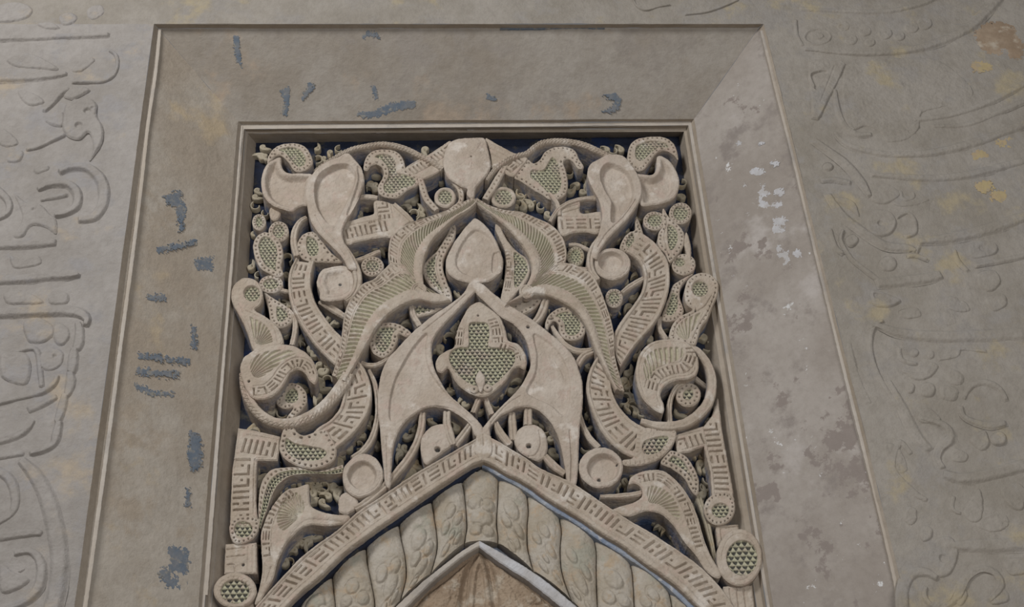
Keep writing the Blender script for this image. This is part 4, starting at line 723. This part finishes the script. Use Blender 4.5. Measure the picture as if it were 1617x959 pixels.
sl([(-30, 735, 16), (10, 752, 16), (24, 780, 16), (20, 810, 14), (-10, 830, 12)], 8); sl([(20, 876, 10), (48, 872, 12), (64, 888, 14), (64, 920, 16), (46, 946, 14), (10, 962, 12), (-30, 965, 12)], 9)
bl([(0, 890), (22, 902), (46, 914), (28, 930), (0, 934)], 6); bl([(26, 900), (40, 895), (40, 900), (30, 906)], 4)
bl([(-5, 8), (30, 2), (52, 14), (40, 28), (10, 34), (-5, 30)], 6); bl([(58, 36), (82, 34), (94, 44), (70, 44)], 6, [('hole', (63, 28), 3.5, 6)]); bl([(92, 25), (110, 18), (122, 26), (116, 36), (98, 38)], 5)
bl([(138, 12), (158, 6), (166, 18), (150, 30), (138, 26)], 5); bl([(10, 92), (40, 82), (70, 92), (92, 108), (60, 108), (24, 104)], 5); bl([(120, 100), (142, 88), (150, 96), (128, 112), (112, 112)], 5)
bl([(0, 200), (18, 210), (30, 226), (10, 232), (-6, 222)], 5); bl([(28, 140), (58, 148), (70, 160), (50, 166), (34, 158)], 5)
# right side
rs = lambda path, hgt=7, **k: sl(path, hgt*.7, par=fr_, m=M_wallR, **k)
rb = lambda pts, hgt=6, feats=(), **k: bl(pts, hgt*.62, feats, par=fr_, m=M_wallR, **k)
rs([(1262, 14, 12), (1330, 18, 13), (1400, 18, 13), (1455, 6, 13), (1490, -12, 12)]); rs([(1268, 78, 10), (1330, 84, 13), (1400, 84, 16), (1460, 74, 20), (1520, 50, 22), (1556, 20, 22), (1590, -20, 22)], 10)
rs([(1256, 30, 8), (1258, 55, 9), (1268, 74, 9)]); rb(ell(1291, 57, 24, 15), 7, [('bowl', 5, 4, 6), ('raise', ell(1291, 56, 10, 5), 4, 4)])
for (x, y, r) in ((1332, 41, 12), (1344, 62, 12), (1366, 48, 12), (1374, 66, 10), (1398, 52, 13), (1420, 56, 11), (1440, 42, 13), (1460, 36, 14)): rb(ell(x, y, r, r*.8, 7), 5, [('line', [(x-r*.5, y), (x+r*.5, y-2)], 1.5, 2)])
rb([(1276, 98), (1284, 92), (1330, 94), (1337, 100), (1326, 126), (1312, 152), (1298, 182), (1292, 188), (1281, 186), (1280, 150), (1276, 118)], 10, [('recess', [(1282, 116), (1306, 113), (1290, 140), (1286, 132)], 9, 3), ('line', [(1318, 104), (1296, 160)], 2, 2)], curve=False)
rb([(1337, 102), (1370, 96), (1420, 90), (1475, 92), (1510, 112), (1538, 142), (1528, 160), (1480, 172), (1456, 180), (1452, 205), (1430, 222), (1402, 224), (1388, 208), (1366, 200), (1346, 206), (1334, 190), (1330, 160), (1329, 130)], 5, wob=2.5, label=None)
rs([(1318, 140, 8), (1322, 170, 12), (1332, 196, 14), (1352, 212, 14), (1378, 212, 10)]); rs([(1284, 222, 16), (1310, 240, 18), (1336, 260, 20), (1360, 288, 18), (1374, 312, 8)], 9)
rs([(1316, 208, 8), (1336, 228, 12), (1372, 240, 14), (1420, 245, 16), (1480, 240, 18), (1550, 222, 20), (1640, 186, 20)], 9)
rs([(1374, 276, 10), (1420, 280, 16), (1480, 282, 18), (1540, 274, 18), (1640, 248, 18)], 9); rs([(1440, 190, 12), (1500, 182, 14), (1560, 162, 14), (1640, 120, 14)], 7); rs([(1470, 200, 10), (1530, 196, 12), (1590, 172, 12), (1640, 150, 12)], 6)
rb([(1460, 115), (1484, 118), (1488, 126), (1468, 136)], 5); rs([(1296, 285, 10), (1318, 284, 12), (1345, 290, 12)]); rb(ell(1308, 262, 9, 7), 5)
rb([(1318, 314), (1332, 310), (1350, 318), (1358, 336), (1356, 342), (1344, 330)], 6); rb([(1380, 296), (1404, 290), (1424, 306), (1400, 322), (1376, 316)], 6); rb(ell(1392, 351, 25, 22), 8, [('hole', (1391, 352), 5, 5)])
rs([(1306, 306, 14), (1330, 340, 18), (1362, 366, 20), (1398, 388, 20), (1436, 392, 16), (1446, 400, 6)], 8); rs([(1448, 382, 14), (1500, 376, 22), (1560, 362, 24), (1640, 334, 24)], 10)
rs([(1446, 400, 6), (1452, 388, 6)], 5); rs([(1414, 345, 6), (1432, 336, 8), (1444, 348, 8), (1444, 368, 8), (1428, 374, 8)], 6); rs([(1408, 320, 8), (1425, 325, 8), (1450, 322, 8), (1468, 315, 6)], 6)
rs([(1420, 300, 8), (1428, 316, 8), (1442, 312, 7), (1440, 302, 5)], 6)
rb([(1335, 376), (1348, 368), (1358, 378), (1350, 388), (1340, 388)], 5); rs([(1332, 362, 5), (1328, 380, 6), (1344, 408, 8), (1368, 428, 10), (1392, 446, 8)], 7); rs([(1310, 360, 8), (1318, 388, 10), (1332, 402, 8)], 6); rb(ell(1403, 416, 15, 13), 6)
rs([(1382, 448, 20), (1420, 445, 22), (1460, 440, 22), (1488, 434, 18)], 9); rb([(1376, 458), (1396, 460), (1424, 474), (1402, 485), (1380, 480)], 6, [('hole', (1384, 466), 5, 4)])
rs([(1432, 405, 6), (1448, 404, 9), (1466, 412, 6)], 5); rs([(1506, 392, 6), (1514, 414, 10), (1530, 430, 8)], 6); rb([(1530, 384), (1570, 380), (1574, 400), (1536, 408)], 6, [('hole', (1552, 392), 6, 3)])
rs([(1538, 420, 8), (1580, 412, 10), (1640, 400, 10)], 6); rb([(1545, 430), (1572, 426), (1582, 445), (1566, 460), (1546, 452)], 6); rb([(1556, 470), (1584, 462), (1592, 480), (1570, 492)], 5)
rb([(1480, 475), (1500, 466), (1524, 474), (1534, 490), (1514, 494), (1494, 486)], 6, [('hole', (1517, 472), 4, 5)]); rb([(1420, 490), (1448, 484), (1456, 500), (1430, 504)], 5); rb([(1488, 490), (1508, 496), (1512, 512), (1492, 514)], 5)
rs([(1372, 520, 8), (1384, 514, 12), (1420, 526, 20), (1480, 532, 24), (1560, 530, 26), (1640, 526, 26)], 9); rs([(1396, 506, 6), (1380, 516, 8), (1374, 540, 9), (1378, 570, 9), (1390, 600, 10), (1412, 634, 10), (1440, 668, 10)], 7)
rs([(1340, 540, 10), (1350, 590, 14), (1372, 640, 14)], 4); rb(ell(1444, 556, 9, 8), 5); rs([(1420, 548, 8), (1424, 568, 8), (1450, 576, 6)], 5); rb(ell(1470, 560, 8, 8), 5); rs([(1480, 568, 8), (1510, 562, 8), (1516, 552, 8), (1560, 556, 8)], 6)
rb([(1424, 584), (1446, 600), (1470, 596), (1484, 578), (1470, 570), (1460, 584), (1440, 586)], 6); rb([(1498, 580), (1522, 590), (1520, 608), (1496, 604)], 7, [('rimgroove', 3, 2)]); rb([(1488, 606), (1514, 612), (1510, 632), (1486, 628)], 7, [('rimgroove', 3, 2)])
rb(ell(1438, 612, 9, 10), 5); rb(ell(1465, 615, 14, 13), 6); rs([(1520, 632, 8), (1534, 610, 10), (1556, 604, 12), (1578, 614, 10), (1590, 634, 8)], 6)
rb([(1448, 656), (1462, 642), (1476, 648), (1488, 662), (1476, 668), (1456, 668)], 6); rs([(1400, 600, 14), (1425, 645, 18), (1448, 690, 20), (1470, 712, 14)], 7)
rs([(1516, 640, 10), (1524, 660, 10), (1560, 672, 14), (1590, 668, 10)], 6); rb([(1534, 690), (1556, 678), (1564, 700), (1552, 712), (1536, 702)], 6); rb(ell(1578, 692, 13, 12), 6)
rs([(1450, 660, 10), (1490, 672, 14), (1502, 692, 16), (1486, 706, 14), (1480, 724, 12), (1490, 742, 12)], 8); rs([(1486, 748, 18), (1520, 756, 20), (1570, 748, 22), (1640, 728, 22)], 10); rb([(1506, 706), (1530, 716), (1526, 730), (1502, 728)], 5)
rb([(1526, 795), (1546, 770), (1554, 790), (1552, 820), (1536, 826), (1520, 812)], 6); rb([(1580, 772), (1604, 760), (1622, 775), (1616, 806), (1594, 800)], 7, wob=1.5); rs([(1506, 782, 8), (1504, 805, 8), (1520, 812, 6)], 6)
rs([(1440, 720, 10), (1420, 700, 12), (1410, 740, 12), (1440, 776, 14), (1466, 792, 8)], 6); rb([(1396, 700), (1420, 704), (1436, 740), (1420, 750), (1400, 730)], 4)
rb([(1426, 812), (1434, 798), (1448, 802), (1450, 820), (1440, 830), (1428, 824)], 6); rb([(1450, 842), (1460, 828), (1474, 834), (1472, 850), (1458, 856)], 6); rb([(1540, 830), (1560, 810), (1590, 812), (1594, 832), (1566, 842)], 5)
rs([(1500, 862, 14), (1550, 862, 24), (1640, 858, 24)], 9); rb([(1466, 868), (1478, 850), (1500, 846), (1514, 862), (1512, 888), (1500, 908), (1480, 912), (1466, 894)], 7, [('hole', (1490, 882), 6, 5)])
rs([(1430, 990, 20), (1426, 940, 18), (1436, 910, 18), (1460, 904, 16), (1482, 916, 10)], 9); rs([(1462, 925, 8), (1460, 945, 10), (1480, 962, 10), (1510, 950, 12), (1520, 920, 12), (1540, 900, 12), (1568, 902, 14), (1580, 925, 14), (1560, 950, 10)], 8)
rb([(1505, 925), (1520, 920), (1530, 940), (1520, 958), (1506, 950)], 5); rb([(1585, 885), (1620, 880), (1622, 905), (1594, 908)], 5); rb([(1560, 925), (1590, 930), (1594, 950), (1566, 955)], 5)
# relief scratches above the frame
fm = thing('wall_frieze', 'faint cut outlines of a worn scroll on the wall just above the frame', 'frieze', tuple(P3(1080, 10, 0)))
S('stroke', [(998, -6, 3), (1005, 10, 3), (1020, 17, 3), (1040, 12, 3), (1060, 8, 3)], 0, [], m=M_wallR, parent=fm, back=.006, soft=8, rough=.5, st=3)
S('stroke', [(1080, 24, 3), (1115, 20, 3), (1145, 10, 3), (1168, 0, 3)], 0, [], m=M_wallR, parent=fm, back=.006, soft=8, rough=.5, st=3)
#==PAINT==
# ------------------------------------------------------------------ paint remnants lying on the splayed faces
def splay(k):
    a, b, c = E3[1][k], E3[1][k+1], E3[2][k]; u = (b-a)/np.linalg.norm(b-a); n = np.cross(u, c-a); n /= np.linalg.norm(n)
    if n[1] > 0: n = -n
    v = np.cross(n, u); return Plane(a+n*.0020, u, v, n)
SP = [splay(0), splay(1), splay(2)]
def flake(pts, k, m, parent, name='flake', rag=6.5):
    P(name, pts, 0, (), back=5.0, m=m, parent=parent, plane=SP[k], bevel=.4, rough=.2, wob=1, ragged=rag, step=1.3, curve=False)
pt = thing('paint_traces', 'flaking dark blue painted marks scattered over the top and left sloping faces of the frame', 'paint', tuple(E3[1][1]))
for pts, k in (([(368, 58), (377, 58), (378, 80), (382, 107), (374, 98), (370, 80)], 1), ([(442, 143), (458, 137), (457, 160), (453, 184), (443, 182), (450, 165)], 1), ([(476, 156), (488, 132), (497, 134), (488, 150), (478, 160)], 1),
               ([(572, 55), (583, 49), (596, 52), (600, 62), (592, 58), (580, 57), (574, 62)], 1), ([(585, 134), (592, 136), (598, 158), (592, 156)], 1), ([(562, 178), (590, 175), (612, 164), (655, 158), (656, 170), (620, 176), (602, 184), (575, 187)], 1),
               ([(768, 148), (786, 156), (784, 160), (770, 156)], 1), ([(952, 152), (962, 148), (972, 146), (980, 156), (978, 172), (962, 180), (950, 176), (966, 170), (972, 160)], 1)):
    flake(pts, k, M_blue, pt)
for pts in ([(248, 392), (310, 378), (310, 386), (250, 400)], [(308, 410), (338, 405), (336, 428), (312, 426)], [(232, 468), (262, 464), (262, 474), (236, 474)], [(302, 514), (310, 514), (311, 550), (303, 550)],
            [(218, 558), (300, 568), (300, 576), (218, 566)], [(218, 582), (285, 588), (282, 596), (216, 592)], [(214, 604), (238, 616), (276, 620), (276, 627), (236, 624), (216, 614)], [(258, 310), (284, 300), (294, 330), (290, 366), (284, 366), (280, 330), (262, 320)],
            [(300, 680), (318, 690), (320, 735), (306, 745), (296, 720)], [(256, 860), (300, 868), (298, 930), (262, 928), (250, 905), (270, 890)], [(298, 770), (302, 800), (292, 800)]):
    flake(pts, 0, M_blue, pt, rag=11)
S('flake', [(790, 45, 4), (850, 44, 6), (900, 43, 6), (955, 44, 3)], .0205, [], back=.026, m=M_blue, parent=pt, bevel=.5, st=3)
lt = thing('lime_flakes', 'white flaking lime patches on the right sloping face of the frame', 'paint', tuple(E3[1][2]))
for pts in ([(1160, 390), (1185, 378), (1200, 392), (1180, 404)], [(1148, 362), (1176, 356), (1182, 372), (1156, 376)], [(1192, 452), (1212, 444), (1240, 438), (1240, 446), (1196, 460)], [(1150, 318), (1180, 306), (1186, 312), (1158, 324)],
            [(1150, 340), (1164, 324), (1170, 332), (1158, 352)], [(1226, 400), (1244, 396), (1250, 424), (1230, 430)], [(1288, 690), (1300, 683), (1308, 690), (1317, 704), (1306, 700)], [(1206, 746), (1220, 740), (1226, 754), (1212, 760)], [(1196, 660), (1204, 664), (1208, 690), (1200, 684)], [(1200, 290), (1208, 292), (1206, 300)]):
    flake(pts, 2, M_white, lt, rag=6)
for i in range(80):
    x = rnd.gauss(1190, 34); y = rnd.gauss(400, 75); r = rnd.uniform(3, 8)
    x = min(max(x, 1140+(y-200)*.13), 1225+(y-200)*.2)
    flake(ell(x, y, r*rnd.uniform(1, 2.2), r, 7), 2, M_white, lt, rag=7)
for i in range(16):
    y = rnd.uniform(620, 780); flake(ell(1172+(y-640)*.16+rnd.uniform(0, 26), y, rnd.uniform(3, 7), rnd.uniform(4, 9), 7), 2, M_blueline, lt, rag=3)
oc = thing('ochre_patches', 'small orange and ochre paint remains on the wall to the upper right', 'paint', tuple(P3(1570, 100, 0)))
for x, y, rx, ry in ((1575, 60, 34, 26), (1550, 105, 16, 10), (1604, 75, 16, 18), (1548, 245, 12, 8), (1590, 225, 18, 8), (1555, 295, 14, 10), (1580, 310, 16, 9)):
    P('flake', ell(x, y, rx, ry, 9), -.0015, (), back=0.002, m=M_ochre if y > 100 else M_hood, parent=oc, bevel=.5, rough=.3, ragged=14, step=3, wob=2)
for o in list(bpy.data.objects):
    if o.type == 'MESH' and o.parent is None and 'kind' not in o: o['kind'] = 'structure'
